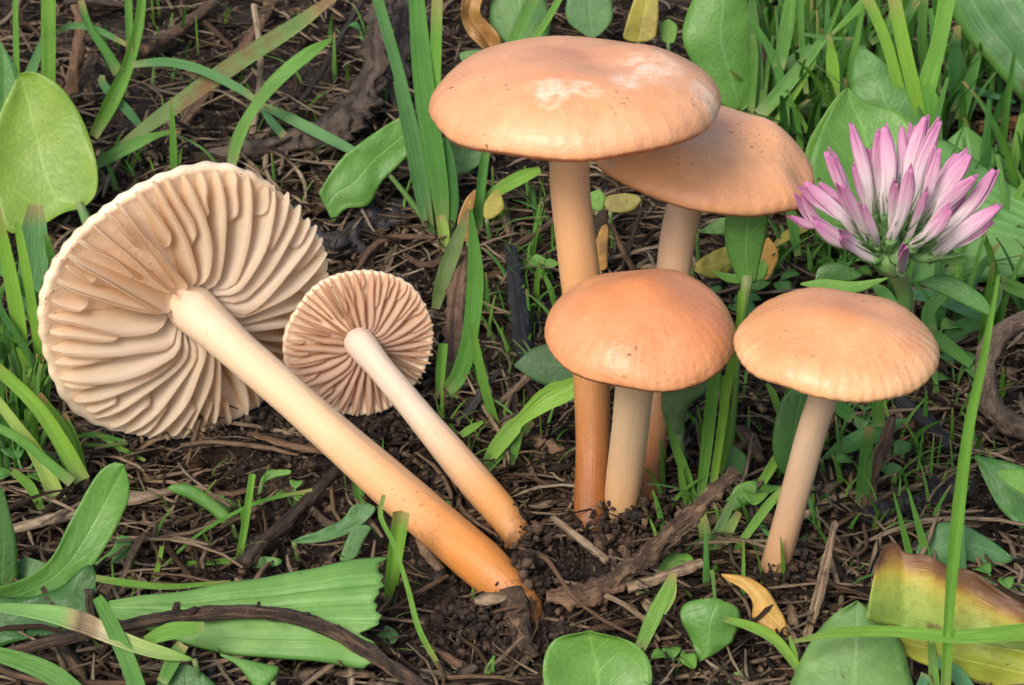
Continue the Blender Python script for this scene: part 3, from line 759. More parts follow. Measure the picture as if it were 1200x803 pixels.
# plantain strap leaf in front, torn end
one_leaf('wide ribbed plantain leaf lying flat with a torn end under the dark twig',
    [(128, 706), (210, 693), (290, 679), (370, 664), (410, 656), (447, 650)], [(128, 722), (205, 748), (270, 766), (330, 771), (395, 777), (438, 783)],
    Plane(300, 775, .30, 0, 58), 'plantain', ribs=4, rib_amp=.05, camber=.06, wave=.07, nt_=46, ns=61, solid=.03, torn=.16, cut=True)
one_leaf('bright green arching leaf with blunt tip, beside the large fallen cap',
    [(-30, 680), (20, 676), (58, 656), (82, 612), (108, 566), (133, 533)], [(-30, 712), (35, 704), (92, 680), (126, 638), (149, 592), (157, 560)],
    Plane(40, 712, 0.1, 5, 18), 'fresh', rib=.02, camber=-.14, wave=.08, nt_=36, ns=15, bend=(.5, .25, 0, -.1, -.1))
one_leaf('dark hairy leaf lying below the bright arching leaf',
    [(-30, 696), (40, 700), (90, 672), (112, 652)], [(-30, 765), (40, 748), (90, 735), (116, 700)], Plane(40, 760, 0.05, 0, 50), 'dark', wave=.1, ribs=3, rib_amp=.03)
one_leaf('small round pale leaf tucked behind the bright arching leaf',
    [(18, 690), (10, 668), (30, 652)], [(55, 690), (58, 664), (30, 652)], Plane(34, 692, 0, 0, 35), 'blue', ns=13)
one_leaf('deep green strip leaf rising at the edge by the straw stalk',
    [(-20, 700), (-12, 640), (-4, 590), (2, 568)], [(22, 690), (20, 640), (10, 595), (2, 568)], Plane(8, 700, 0, 10, 20), 'dark', ns=7)
one_leaf('round bright leaf low in front of the fallen stem base',
    [(655, 850), (636, 792), (648, 752), (690, 739)], [(748, 850), (764, 792), (746, 756), (690, 739)], Plane(700, 880, -.2, 4, 30), 'fresh', rib=.0, camber=-.09, wave=.06, nt_=26, ns=19)
one_leaf('heart shaped leaf hanging on a thin stalk beside the flaking twig',
    [(838, 700), (806, 706), (797, 722), (810, 750), (820, 776)], [(842, 702), (866, 715), (862, 745), (845, 762), (820, 776)],
    Plane(838, 790, .1, 0, 28), 'mid', stalk=[(838, 704, 4), (836, 680, 5), (834, 668, 6)], camber=.12, wave=.06, ns=15)
one_leaf('broad blue green leaf below the yellowing leaf',
    [(915, 830), (945, 760), (975, 722), (1004, 704)], [(1075, 830), (1062, 770), (1040, 728), (1004, 704)], Plane(990, 850, 0, -4, 34), 'blue', rib=.02, camber=.08, wave=.07, nt_=26, ns=15)
t = thing('leaf', 'deep green leaf with browned tip below the woody cup', 'leaf', G(1190, 640))
leaf_part(t, [(1142, 534), (1165, 585), (1190, 615), (1235, 650)], [(1144, 533), (1175, 540), (1210, 552), (1245, 565)], Plane(1190, 645, 0, -5, 42), 'mid', name='blade', wave=.06)
one_leaf('bright narrow leaf crossing over the deep green leaf below the woody cup',
    [(1168, 555), (1190, 575), (1240, 600)], [(1168, 552), (1195, 550), (1245, 556)], Plane(1200, 640, .5, 0, 40), 'fresh', ns=7)
one_leaf('grey green leaf behind the brown edge of the yellowing leaf',
    [(1068, 660), (1080, 630), (1105, 612), (1140, 620), (1185, 650)], [(1080, 662), (1105, 664), (1135, 664), (1165, 664), (1190, 660)], Plane(1130, 680, .05, 0, 40), 'blue', camber=.1, wave=.06)
one_leaf('small green leaf under the yellowing leaf margin', [(1150, 700), (1175, 682), (1215, 688)], [(1160, 705), (1190, 705), (1220, 712)], Plane(1185, 715, 0, 0, 40), 'fresh', ns=7)
one_leaf('dusky grey green leaf behind the tall mushroom stem',
    [(602, 428), (625, 408), (655, 402), (690, 405)], [(602, 429), (630, 448), (660, 455), (690, 456)], Plane(650, 470, .1, 6, 35), 'dusky', camber=.08, ns=11)
one_leaf('dusky green leaf standing between the pale stem and grass tuft',
    [(790, 520), (776, 480), (780, 440), (800, 410)], [(802, 520), (806, 480), (835, 450), (838, 415)], Plane(800, 560, 0, 10, 18), 'dusky', stalk=[(795, 510, 8), (805, 560, 10), (812, 590, 9)], wave=.06)
# lobed light leaf between the caps
t = thing('lobed_leaf', 'light green lobed leaf hanging between the two front caps', 'leaf', G(868, 440))
q = Plane(868, 340, 0, 0, 10, y=2.0)
leaf_part(t, [(868, 335), (858, 312), (850, 285), (850, 240)], [(886, 330), (892, 300), (898, 275), (902, 240)], q, 'fresh', name='blade', rib=.012, camber=.1, cut=True)
leaf_part(t, [(868, 322), (850, 320), (832, 316)], [(870, 334), (850, 330), (832, 317)], q, 'fresh', name='lobe', ns=5, nt_=12)
leaf_part(t, [(880, 326), (888, 318), (890, 300)], [(884, 328), (895, 327), (902, 312)], q, 'fresh', name='lobe', ns=5, nt_=12)
stalk_part(t, [(876, 322, 14), (872, 355, 12), (866, 400, 8), (860, 480, 8), (850, 600, 8)], q)
one_leaf('mottled yellow leaf behind the folded cap stem', [(810, 312), (830, 298), (858, 285)], [(812, 318), (840, 326), (862, 312)], Plane(840, 350, .2, 0, 34), 'yellowing', wave=.08)
one_leaf('pale tan rounded leaf behind the lobed leaf', [(888, 330), (890, 300), (898, 278)], [(900, 330), (912, 300), (902, 278)], Plane(898, 350, 0, -10, 24), 'petal', ns=9)
one_leaf('yellow green leaf below the folded cap', [(815, 275), (840, 258), (870, 250)], [(818, 272), (845, 275), (875, 268)], Plane(840, 320, .3, 0, 40), 'blue', wave=.06)
one_leaf('grey leaf blade below the folded cap near the clover', [(905, 285), (925, 268), (950, 262)], [(906, 292), (928, 280), (952, 268)], Plane(925, 310, .2, 0, 40), 'yellowing', ns=7)
one_leaf('lens shaped green leaf beside the beige stem',
    [(962, 536), (990, 512), (1030, 494), (1063, 490)], [(962, 541), (1000, 530), (1040, 515), (1063, 490)], Plane(985, 560, 0, 8, 32), 'mid', rib=.015, fold=-.12, ns=9)
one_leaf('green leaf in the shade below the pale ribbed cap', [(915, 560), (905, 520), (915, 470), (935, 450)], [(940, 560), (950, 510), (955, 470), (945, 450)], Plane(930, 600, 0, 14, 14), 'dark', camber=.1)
one_leaf('blue green leaf behind the widest cap edge', [(590, 55), (574, 25), (580, -20)], [(640, 55), (645, 20), (632, -20)], Plane(612, 110, 0, 0, 28), 'blue', camber=.08, ns=13)
one_leaf('round green leaf above the widest cap', [(690, 45), (664, 22), (668, -20)], [(700, 45), (718, 20), (712, -20)], Plane(694, 105, 0, 0, 28), 'blue', rib=.012, ns=13)
one_leaf('yellow streaked upright leaf behind the widest cap', [(728, 50), (738, 15), (750, -20)], [(768, 50), (772, 15), (770, -20)], Plane(750, 110, 0, -8, 18), 'yellowing', fold=.15)
one_leaf('small bright leaf beside the broad upright leaf', [(776, 50), (772, 30), (784, 22)], [(790, 52), (794, 32), (784, 22)], Plane(784, 105, 0, 0, 24), 'fresh')
one_leaf('curled yellow brown dead leaf above the widest cap', [(575, 70), (548, 40), (538, 10), (548, -20)], [(592, 62), (578, 35), (560, 12), (575, -20)], Plane(570, 110, 0, 14, 22), 'deadcurl', fold=.35, wave=.15)
one_leaf('small green leaf touching the left edge of the widest cap', [(540, 72), (540, 62), (560, 58)], [(548, 78), (560, 70), (575, 60)], Plane(556, 130, 0, 0, 28), 'blue')
one_leaf('blue green leaf crossed by grass blades behind the folded cap', [(912, 78), (935, 58), (965, 46), (1003, 46)], [(915, 84), (945, 84), (985, 74), (1003, 46)], Plane(955, 130, .3, 0, 40), 'blue', rib=.012, camber=.08)
one_leaf('oval green leaf low between grass and the arrow shaped leaf', [(935, 125), (955, 105), (985, 90), (1000, 90)], [(945, 128), (965, 126), (985, 115), (1002, 95)], Plane(965, 160, .2, 0, 42), 'blue', camber=.08)
one_leaf('dark leaf in shade behind the folded cap', [(870, 128), (890, 112), (910, 108)], [(872, 135), (895, 130), (915, 118)], Plane(890, 165, .2, 0, 40), 'blue', ns=7)
one_leaf('narrow ochre yellow fallen leaf curled beside the beige stem',
    [(845, 676), (868, 688), (882, 705), (882, 726), (900, 738), (921, 748)], [(846, 670), (876, 676), (900, 694), (914, 715), (923, 735), (924, 747)],
    Plane(885, 745, .12, 0, 55), 'petal', camber=.16, wave=.05, ns=11)
one_leaf('small spoon shaped seedling leaf lying on soil near the bright arching leaf', [(110, 660), (130, 645), (140, 628), (152, 630)], [(112, 663), (138, 660), (154, 645), (152, 630)], Plane(130, 668, .05, 0, 55), 'fresh', ns=7)
one_leaf('stalked green shoot leaf in the bare soil below the large cap', [(196, 568), (222, 568), (250, 585), (276, 608)], [(197, 576), (222, 585), (248, 602), (268, 622)], Plane(260, 625, .1, 0, 35), 'fresh', camber=.2, ns=7)
one_leaf('tiny hooked seedling leaf beside the straw below the large cap', [(303, 565), (315, 552), (342, 550)], [(308, 566), (322, 560), (342, 556)], Plane(310, 590, .05, 0, 35), 'fresh', stalk=[(307, 566, 5), (304, 580, 5), (303, 592, 4)], ns=5)
one_leaf('small rounded leaf under the shoot leaf in bare soil', [(238, 590), (252, 580), (275, 584)], [(240, 598), (262, 602), (280, 590)], Plane(258, 606, .03, 0, 55), 'blue', ns=7)
one_leaf('half round olive leaf behind the wide plantain leaf', [(285, 668), (288, 656), (308, 652)], [(330, 664), (328, 655), (308, 652)], Plane(308, 672, .02, 0, 40), 'fresh', ns=9)
one_leaf('pale green cut leaf pieces beside the fallen orange stem',
    [(343, 632), (375, 622), (405, 605), (412, 588)], [(345, 638), (385, 634), (420, 618), (448, 592)], Plane(405, 655, .08, 0, 42), 'blue', wave=.06, ns=9)
one_leaf('narrow pale leaf end crossing down to the wide plantain leaf', [(396, 660), (405, 635), (415, 615)], [(418, 655), (426, 635), (438, 615)], Plane(410, 665, .06, 6, 38), 'blue', ns=7)
one_leaf('light green curled leaf in front of the plantain leaf', [(258, 768), (280, 782), (305, 815)], [(258, 766), (300, 776), (334, 782)], Plane(300, 830, .25, 0, 40), 'fresh', camber=.15, ns=9)
one_leaf('round glossy water spotted leaf under the torn plantain end', [(445, 755), (440, 742), (448, 733)], [(462, 756), (467, 744), (456, 733)], Plane(452, 762, .05, 0, 45), 'blue', ns=9)
one_leaf('dark leaf below the pale browned blade', [(175, 830), (190, 790), (215, 778)], [(270, 830), (250, 800), (222, 778)], Plane(215, 850, .05, 0, 45), 'dark', ns=9)
one_leaf('tiny round leaf above the other in the dark hollow by the beige stem', [(1048, 534), (1048, 518), (1058, 516)], [(1066, 532), (1068, 520), (1058, 516)], Plane(1057, 540, .1, 0, 30), 'mid', group='tiny round leaves by the beige stem', ns=9)
one_leaf('tiny round leaf at the bottom of the dark hollow by the beige stem', [(1037, 560), (1036, 546), (1046, 542)], [(1055, 560), (1057, 548), (1046, 542)], Plane(1046, 566, .1, 0, 30), 'mid', group='tiny round leaves by the beige stem', ns=9)
one_leaf('oval leaf in front of the grass tuft between the front mushrooms', [(845, 560), (840, 540), (850, 522)], [(870, 560), (878, 540), (862, 522)], Plane(858, 568, .1, 0, 25), 'mid', ns=9)
one_leaf('small leaf cluster at the grass tuft base', [(852, 595), (862, 570), (885, 562)], [(858, 600), (880, 588), (888, 575)], Plane(862, 605, .2, 0, 30), 'fresh', ns=7)
one_leaf('light green leaf lobes under the flaking twig', [(765, 672), (785, 650), (810, 648)], [(770, 682), (795, 672), (815, 662)], Plane(790, 685, .1, 0, 45), 'fresh', wave=.06, ns=9)
one_leaf('bright seedling leaf poking up in front of the stem base', [(566, 803), (568, 785), (578, 768)], [(586, 805), (580, 790), (580, 768)], Plane(575, 812, 0, 0, 20), 'fresh', ns=5)
one_leaf('small round leaf low by the torn grass strip', [(850, 805), (858, 790), (872, 785)], [(872, 806), (878, 796), (874, 785)], Plane(863, 812, 0, 0, 35), 'fresh', ns=7)
one_leaf('dry yellow curled leaf by the green shoot under the widest cap', [(544, 285), (536, 262), (545, 235), (556, 222)], [(552, 285), (550, 262), (556, 240), (558, 222)], Plane(548, 300, 0, 20, 20), 'deadcurl', ns=7)
one_leaf('hanging yellow leaf on the green shoot under the widest cap', [(566, 256), (568, 238), (580, 222)], [(574, 258), (590, 245), (586, 222)], Plane(572, 280, .2, -10, 20), 'yellowing', ns=7)
one_leaf('yellow rounded leaf beneath the folded cap beside the tall stem', [(708, 245), (712, 230), (738, 226)], [(722, 250), (742, 246), (754, 232)], Plane(730, 285, .3, 0, 35), 'yellowing', ns=9)
one_leaf('bright green lobed leaf beside the tall stem under the caps', [(692, 245), (690, 228), (702, 222)], [(706, 248), (710, 232), (702, 222)], Plane(700, 285, .2, 0, 30), 'fresh', ns=7)
one_leaf('dark purple withered leaf hanging behind the front domed cap', [(694, 300), (694, 262), (704, 245)], [(700, 300), (712, 275), (712, 248)], Plane(702, 330, 0, 10, 16), BARK, ns=7)
one_leaf('orange brown withered leaf behind the front domed cap', [(694, 318), (696, 290), (706, 262)], [(712, 318), (712, 290), (714, 264)], Plane(704, 335, 0, -8, 18), 'deadcurl', ns=7)

# yellowing leaf with brown margin
YM = Mat('leaf_yellow_brown'); u, v, w_ = YM.uvw()
n1 = YM.noise(110, 5, rough=.65); n2 = YM.noise(900, 4)
k = YM.math('ADD', u, YM.math('MULTIPLY', YM.math('SUBTRACT', n1, .5), .5))
k = YM.math('ADD', k, YM.math('MULTIPLY', YM.math('SUBTRACT', v, .5), -.22))
c = YM.ramp(k, [(0.04, (0.13, 0.055, 0.022)), (0.20, (0.22, 0.10, 0.035)), (0.32, (0.40, 0.24, 0.04)), (0.42, (0.46, 0.38, 0.05)), (0.62, (0.34, 0.40, 0.06)), (1.0, (0.22, 0.34, 0.05))])
c = YM.mix(YM.ramp(YM.noise(260, 4), [(0.60, 0.0), (0.68, 0.8)]), c, (0.14, 0.07, 0.03))
c = YM.mix(YM.ramp(n2, [(0.5, 0.0), (0.8, 0.4)]), c, (0.10, 0.06, 0.02))
fib = YM.noise(1.0, 3, YM.vec(YM.math('MULTIPLY', u, 26.0), YM.math('MULTIPLY', v, 5.0), 0.0))
p = bsdf(YM, c, .48, YM.bump(YM.math('ADD', fib, n2), .0003, .5))
tl = YM.n('BsdfTranslucent', Color=c)
YM.done(YM.n('MixShader', i0=.25, i1=p, i2=tl).outputs[0])
t = thing('yellowing_leaf', 'folded yellow leaf with a brown withered margin, lying on green leaves', 'leaf', G(1090, 800))
q = Plane(1090, 830, .1, -6, 36)
up_ = leaf_part(t, [(1026, 662), (1036, 641), (1050, 636), (1062, 648), (1085, 651), (1112, 664), (1140, 669), (1172, 692), (1235, 726)], [(1012, 727), (1030, 731), (1050, 733), (1075, 741), (1100, 743), (1125, 751), (1150, 754), (1180, 762), (1235, 770)], q, YM.m, name='upper_fold', camber=-.04, wave=.14, nt_=46, ns=25, roll=.10, bend=(.35, .05, 0, 0, 0, 0), cut=True)
leaf_part(t, [(1012, 727), (1050, 733), (1100, 742), (1150, 754), (1230, 768)], [(1012, 731), (1050, 762), (1100, 785), (1150, 800), (1230, 822)], q, leaf_mat('leaf_yellow_green', (0.26, 0.36, 0.045), (0.38, 0.42, 0.07), nv=9, brown=.25), name='lower_fold', camber=.06, wave=.10, nt_=36, ns=13, roll=-.45, cut=True)

# pale blade with a brown band, in front
BM = Mat('blade_brown_band'); u, v, w_ = BM.uvw()
st = BM.noise(1.0, 3, BM.vec(BM.math('MULTIPLY', u, 14.0), BM.math('MULTIPLY', v, 2.0), 0.0))
k = BM.math('ADD', v, BM.math('MULTIPLY', BM.math('SUBTRACT', BM.noise(200, 4), .5), .08))
c = BM.ramp(k, [(0.0, (0.17, 0.36, 0.09)), (0.36, (0.20, 0.40, 0.10)), (0.42, (0.34, 0.30, 0.12)), (0.46, (0.16, 0.09, 0.05)), (0.53, (0.34, 0.22, 0.11)), (0.57, (0.62, 0.52, 0.30)), (0.66, (0.44, 0.52, 0.18)), (1.0, (0.22, 0.42, 0.07))])
BM.done(BM.n('MixShader', i0=.2, i1=bsdf(BM, BM.mix(BM.ramp(st, [(.4, 0.), (.7, .3)]), c, (0.1, 0.2, 0.05)), .45, BM.bump(st, .0005, .7)), i2=BM.n('BsdfTranslucent', Color=c)).outputs[0])
one_leaf('pale green strap blade with a withered brown band resting on the dark twig',
    [(-20, 706), (55, 711), (100, 724), (150, 746), (200, 762), (229, 770)], [(-20, 714), (45, 728), (90, 746), (130, 760), (180, 773), (227, 777)], Plane(100, 790, .65, 0, 55), BM.m, camber=-.18, nt_=36, ns=9, bend=(0, .05, .25, .1, 0))

# ------------------------------------------------------------------ grass tufts and single blades
B = {}
tuft('tuft of tall green grass blades rising beside the widest cap', [
    ('g3', [(505, 268, 8), (492, 190, 13), (468, 90, 14), (438, -15, 13)], dict(pl=(505, 272, 0, 15, 12))),
    ('g2', [(520, 272, 12), (514, 215, 22), (498, 110, 25), (487, -15, 18)], dict(pl=(516, 276, 0, 0, 14))),
    ('g1', [(516, 272, 8), (506, 180, 12), (510, 90, 14), (513, -15, 13)], dict(pl=(514, 268, 0, -10, 10))),
    ('g3', [(500, 272, 7), (488, 215, 12), (475, 150, 10), (462, 95, 4)], dict(pl=(503, 275, 0, 25, 20))),
    ('g4', [(526, 272, 12), (530, 235, 18), (528, 190, 12), (522, 160, 4)], dict(pl=(526, 276, 0, -20, 15))),
    ('pale', [(520, 300, 8), (520, 272, 14), (516, 252, 10)], dict(keel=.8))], Plane(516, 290, 0, 0, 15))
tuft('green shoot with a side leaf under the widest cap', [
    ('g2', [(560, 272, 10), (562, 235, 11), (567, 190, 11), (572, 165, 8)], dict(pl=(560, 280, 0, 5, 10), keel=.6)),
    ('g1', [(562, 238, 8), (585, 222, 14), (610, 208, 16), (633, 199, 8)], dict(pl=(565, 285, 0, 10, 25)))], Plane(560, 280, 0, 0, 12))
tuft('broad curved grass blade standing beside the small fallen mushroom', [
    ('g2', [(512, 468, 12), (538, 440, 20), (552, 390, 19), (558, 320, 20), (552, 245, 4)], dict(pl=(520, 472, 0, -12, 10), keel=.5)),
    ('g2', [(584, 505, 8), (572, 470, 11), (560, 420, 11), (552, 380, 8)], dict(pl=(580, 508, 0, 10, 14))),
    ('g1', [(515, 460, 10), (516, 430, 12), (519, 402, 11)], dict(pl=(516, 468, 0, 10, 14), keel=.6)),
    ('g2', [(515, 480, 10), (528, 472, 12), (537, 460, 4)], dict(keel=.4))], Plane(515, 475, 0, 0, 16))
tuft('browning grass blade leaning beside the broad curved blade', [('browned', [(510, 362, 10), (518, 330, 18), (532, 290, 18), (550, 245, 6)], {})], Plane(512, 380, 0, 14, 20), name='grass_leaf')
tuft('bright folded grass leaf leaning towards the tall stem', [
    ('g1', [(565, 552, 8), (582, 525, 18), (602, 500, 20), (610, 492, 14), (640, 468, 26), (668, 455, 24), (696, 438, 4)], dict(pl=(568, 556, 0, -8, 24), keel=.5)),
    ('g2', [(566, 553, 14), (590, 520, 20), (620, 498, 10), (626, 495, 3)], dict(pl=(572, 560, 0, 15, 35))),
    ('g1', [(540, 510, 8), (552, 502, 9), (566, 494, 4)], dict(keel=.5)),
    ('g2', [(598, 545, 8), (604, 525, 10), (610, 505, 7)], {})], Plane(566, 556, 0, 0, 25))
tuft('grass tuft with pale bases rooted between the two front mushrooms', [
    ('g2', [(820, 590, 10), (828, 520, 14), (836, 450, 14), (842, 425, 8)], dict(pl=(822, 600, 0, 0, 8), keel=.5)),
    ('g1', [(832, 590, 9), (842, 520, 10), (852, 450, 11), (864, 390, 8), (868, 340, 7)], dict(pl=(832, 600, 0, 8, 8), keel=.5)),
    ('g2', [(842, 560, 10), (850, 520, 10), (849, 470, 12), (848, 440, 6)], dict(pl=(845, 580, 0, -15, 8))),
    ('g2', [(814, 598, 10), (805, 560, 12), (792, 525, 10), (782, 495, 4)], dict(pl=(815, 600, 0, 0, 18), keel=.5)),
    ('g2', [(808, 600, 9), (800, 570, 9), (796, 545, 5)], dict(pl=(810, 604, 0, 20, 14))),
    ('g1', [(880, 585, 10), (905, 545, 12), (925, 510, 13), (932, 470, 18), (928, 452, 6)], dict(pl=(882, 592, 0, 0, 18), keel=.4)),
    ('g2', [(928, 505, 5), (915, 485, 9), (905, 460, 8), (898, 450, 4)], dict(pl=(900, 590, 0, 0, 18))),
    ('g1', [(855, 655, 7), (878, 622, 10), (900, 592, 11), (922, 566, 4)], dict(pl=(860, 660, 0, 0, 26))),
    ('pale', [(830, 650, 14), (845, 615, 12), (862, 580, 6)], dict(pl=(838, 655, 0, 0, 22))),
    ('pale', [(842, 650, 12), (855, 620, 12), (866, 600, 8)], dict(pl=(844, 655, 0, 0, 22))),
    ('pale', [(828, 650, 12), (826, 625, 14), (822, 600, 10)], dict(pl=(830, 655, 0, 0, 20)))], Plane(835, 640, 0, 0, 18))
tuft('single tall bright grass blade crossing in front of the woody cup', [('g1', [(1106, 840, 12), (1112, 720, 12), (1120, 620, 15), (1135, 500, 13), (1152, 420, 10), (1170, 322, 4)], dict(keel=.6))], Plane(1106, 850, 0, -5, 6), name='grass_leaf')
tuft('bright horizontal grass blade lying over the yellowing leaf', [('g1', [(930, 752, 4), (985, 742, 12), (1050, 742, 13), (1120, 748, 16), (1230, 738, 22)], dict(bend=(0, .1, .2, .15, 0)))], Plane(1050, 860, .3, 0, 40), name='grass_leaf')
tuft('pair of pointed green spikes beside the yellowing leaf', [
    ('g2', [(1070, 672, 8), (1062, 635, 8), (1047, 577, 2)], {}), ('g2', [(1092, 675, 9), (1080, 630, 9), (1064, 572, 2)], {}),
    ('g3', [(1128, 690, 14), (1124, 620, 12), (1134, 535, 4)], dict(pl=(1128, 692, 0, -12, 10)))], Plane(1082, 690, 0, 0, 14))
tuft('torn bright grass strip below the flaking twig', [('g1', [(750, 760, 14), (765, 725, 18), (782, 690, 14), (790, 672, 8)], {}), ('pale', [(778, 720, 4), (788, 700, 7), (790, 680, 6)], {})], Plane(752, 770, .05, 0, 38), name='grass_strip')
tuft('hairy cut green stem standing beside the fallen orange stem', [('g1', [(456, 712, 12), (460, 668, 17), (470, 598, 20)], dict(keel=.9))], Plane(458, 715, 0, 5, 12), name='grass_stub')
tuft('thin looping green blade in front of the fallen orange stem', [('g1', [(450, 580, 5), (446, 605, 6), (462, 640, 5), (478, 690, 6), (492, 740, 7), (520, 790, 6)], {})], Plane(490, 760, .35, 0, 42), name='grass_leaf')
tuft('short green stub close to the fallen orange stem', [('g2', [(424, 592, 12), (420, 575, 12), (418, 558, 9)], dict(keel=.8))], Plane(424, 595, 0, 0, 14), name='grass_stub')
tuft('thin green stalks crossing on bare soil below the large cap', [
    ('g1', [(280, 655, 8), (288, 610, 9), (296, 555, 8)], dict(pl=(280, 660, 0, 0, 14), keel=.8)),
    ('g1', [(187, 668, 4), (235, 625, 4), (300, 590, 5), (366, 574, 4)], {}),
    ('g1', [(200, 662, 6), (240, 660, 7), (282, 656, 7)], {}),
    ('g1', [(180, 682, 8), (186, 660, 6), (190, 640, 5)], dict(pl=(182, 684, 0, 0, 20)))], Plane(260, 662, .08, 0, 48))
tuft('cut green grass stems fanning out beside the large cap', [
    ('g1', [(98, 562, 20), (75, 520, 19), (40, 470, 17), (-20, 415, 14)], dict(keel=.9)),
    ('pale', [(72, 592, 22), (50, 540, 19), (22, 500, 14), (-25, 440, 11)], dict(keel=.9)),
    ('g1', [(85, 565, 13), (55, 540, 12), (20, 512, 11), (-20, 492, 10)], dict(keel=.8, pl=(85, 575, .3, 0, 24))),
    ('tipped', [(92, 560, 22), (72, 510, 26), (40, 465, 22)], dict(keel=.8, pl=(95, 565, .1, 10, 22))),
    ('tipped', [(100, 565, 14), (88, 520, 16), (74, 485, 12)], dict(keel=.6, pl=(102, 568, .1, -10, 22))),
    ('g2', [(50, 600, 8), (35, 570, 12), (14, 552, 8)], dict(pl=(50, 606, 0, 10, 25)))], Plane(85, 590, 0, 0, 20))
tuft('long grass blades tangled at the edge below the rounded sorrel leaf', [
    ('g1', [(28, 450, 14), (22, 380, 18), (10, 310, 16), (-4, 240, 8)], dict(pl=(28, 460, 0, 0, 10))),
    ('g1', [(50, 450, 10), (40, 370, 12), (28, 300, 12), (20, 260, 8)], dict(pl=(48, 460, 0, -10, 10))),
    ('g2', [(62, 365, 8), (30, 340, 15), (5, 315, 16), (-30, 285, 12)], dict(pl=(40, 450, .3, 0, 30))),
    ('g3', [(28, 375, 24), (38, 320, 34), (40, 270, 30), (42, 240, 16)], dict(pl=(30, 400, 0, 15, 18))),
    ('g2', [(40, 345, 14), (70, 310, 16), (100, 285, 12)], dict(pl=(40, 390, .1, 0, 30))),
    ('g2', [(65, 320, 8), (60, 300, 10), (54, 275, 6)], {}),
    ('g2', [(70, 310, 4), (80, 290, 7), (90, 268, 3)], {}),
    ('g4', [(55, 450, 8), (30, 410, 9), (5, 370, 8), (-15, 330, 6)], dict(pl=(50, 470, .1, 0, 22))),
    ('g4', [(20, 460, 10), (5, 420, 11), (-10, 380, 10)], {}), ('g2', [(-5, 470, 9), (2, 420, 9), (-6, 350, 7)], {})], Plane(35, 440, 0, 0, 18))
tuft('upright grass blades behind the rounded sorrel leaf', [
    ('g2', [(57, 140, 15), (57, 70, 17), (57, -15, 17)], {}), ('g1', [(22, 130, 6), (19, 60, 7), (18, -15, 6)], {}),
    ('g3', [(20, 115, 14), (36, 85, 13), (52, 40, 5)], {}), ('g3', [(20, 130, 22), (8, 80, 20), (-12, 40, 10)], {})], Plane(45, 185, 0, 0, 12))
tuft('stout stalk with green joints and arching blades', [
    ('g2', [(110, 160, 12), (132, 118, 18), (150, 78, 15), (163, 30, 12), (168, -15, 10)], dict(keel=.9)),
    ('g2', [(150, -15, 9), (152, 30, 9), (152, 60, 8)], dict(keel=.7)),
    ('g2', [(140, 85, 14), (125, 60, 11), (105, 30, 9), (95, 0, 8)], dict(keel=.8)),
    ('g3', [(66, 38, 6), (85, 30, 8), (112, 34, 8), (148, 52, 6)], {}),
    ('g3', [(120, 88, 6), (122, 100, 10), (150, 130, 11), (172, 158, 5)], {}),
    ('g3', [(155, 76, 8), (195, 73, 11), (235, 82, 11), (280, 104, 10), (310, 125, 6)], dict(pl=(170, 190, .4, 0, 34)))], Plane(112, 172, 0, 0, 14))
tuft('long browning grass blade slanting over dead litter', [('browned', [(140, 172, 8), (185, 140, 18), (240, 100, 21), (300, 60, 22), (350, 28, 18), (400, -10, 8)], {})], Plane(150, 178, .5, 0, 42), name='grass_leaf')
tuft('bright twisted grass blade behind the top of the large cap', [('g2', [(270, 200, 10), (278, 165, 15), (296, 130, 13), (325, 95, 19), (360, 65, 17), (389, 45, 3)], dict(twist=(0, 0, 25, 30, 0)))], Plane(272, 225, 0, 0, 22), name='grass_leaf')
tuft('bluish grass blade lying across dark litter towards the tongue shaped leaf', [('g3', [(308, 124, 8), (345, 142, 13), (390, 165, 13), (430, 186, 9)], {})], Plane(360, 185, .3, 0, 45), name='grass_leaf')
tuft('dry bleached blade tip bent over behind the crossing blades', [('g3', [(305, 125, 6), (320, 145, 10), (333, 160, 10)], {})], Plane(322, 180, .2, 0, 40), name='grass_leaf')
tuft('grass blade with a withered brown tip above the large cap', [('tipped', [(110, 195, 10), (135, 181, 15), (165, 166, 13), (190, 157, 6), (212, 155, 4)], {})], Plane(125, 225, .2, 0, 32), name='grass_leaf')
tuft('small upright green spike above the large cap', [('g2', [(204, 208, 7), (203, 170, 9), (201, 114, 2)], {})], Plane(204, 225, 0, 0, 10), name='grass_leaf')
tuft('thin green blade ends under the rim of the large cap', [('g2', [(148, 518, 4), (110, 510, 7), (85, 513, 4)], {}), ('g2', [(170, 540, 4), (140, 525, 6), (112, 508, 4)], {}), ('g2', [(96, 520, 4), (120, 523, 5), (150, 520, 3)], {})], Plane(130, 535, .15, 0, 50))
tuft('green strip blades crossing under the pale browned blade', [
    ('g2', [(168, 830, 22), (150, 775, 20), (125, 720, 17), (114, 700, 12)], dict(pl=(155, 840, .2, 0, 35))),
    ('g2', [(190, 800, 14), (205, 770, 18), (215, 755, 14)], {}), ('g2', [(110, 830, 20), (60, 790, 24), (0, 768, 18), (-30, 765, 12)], dict(keel=.5)),
    ('g1', [(240, 735, 12), (200, 740, 20), (170, 752, 12)], {}), ('g2', [(20, 830, 14), (-20, 800, 12)], {})], Plane(150, 850, .1, 0, 42))
tuft('thin green stem joining the arching leaf to the wide plantain leaf', [('g1', [(112, 678, 8), (150, 684, 9), (200, 688, 7), (270, 682, 4)], dict(keel=.7))], Plane(190, 715, .4, 0, 45), name='grass_leaf')
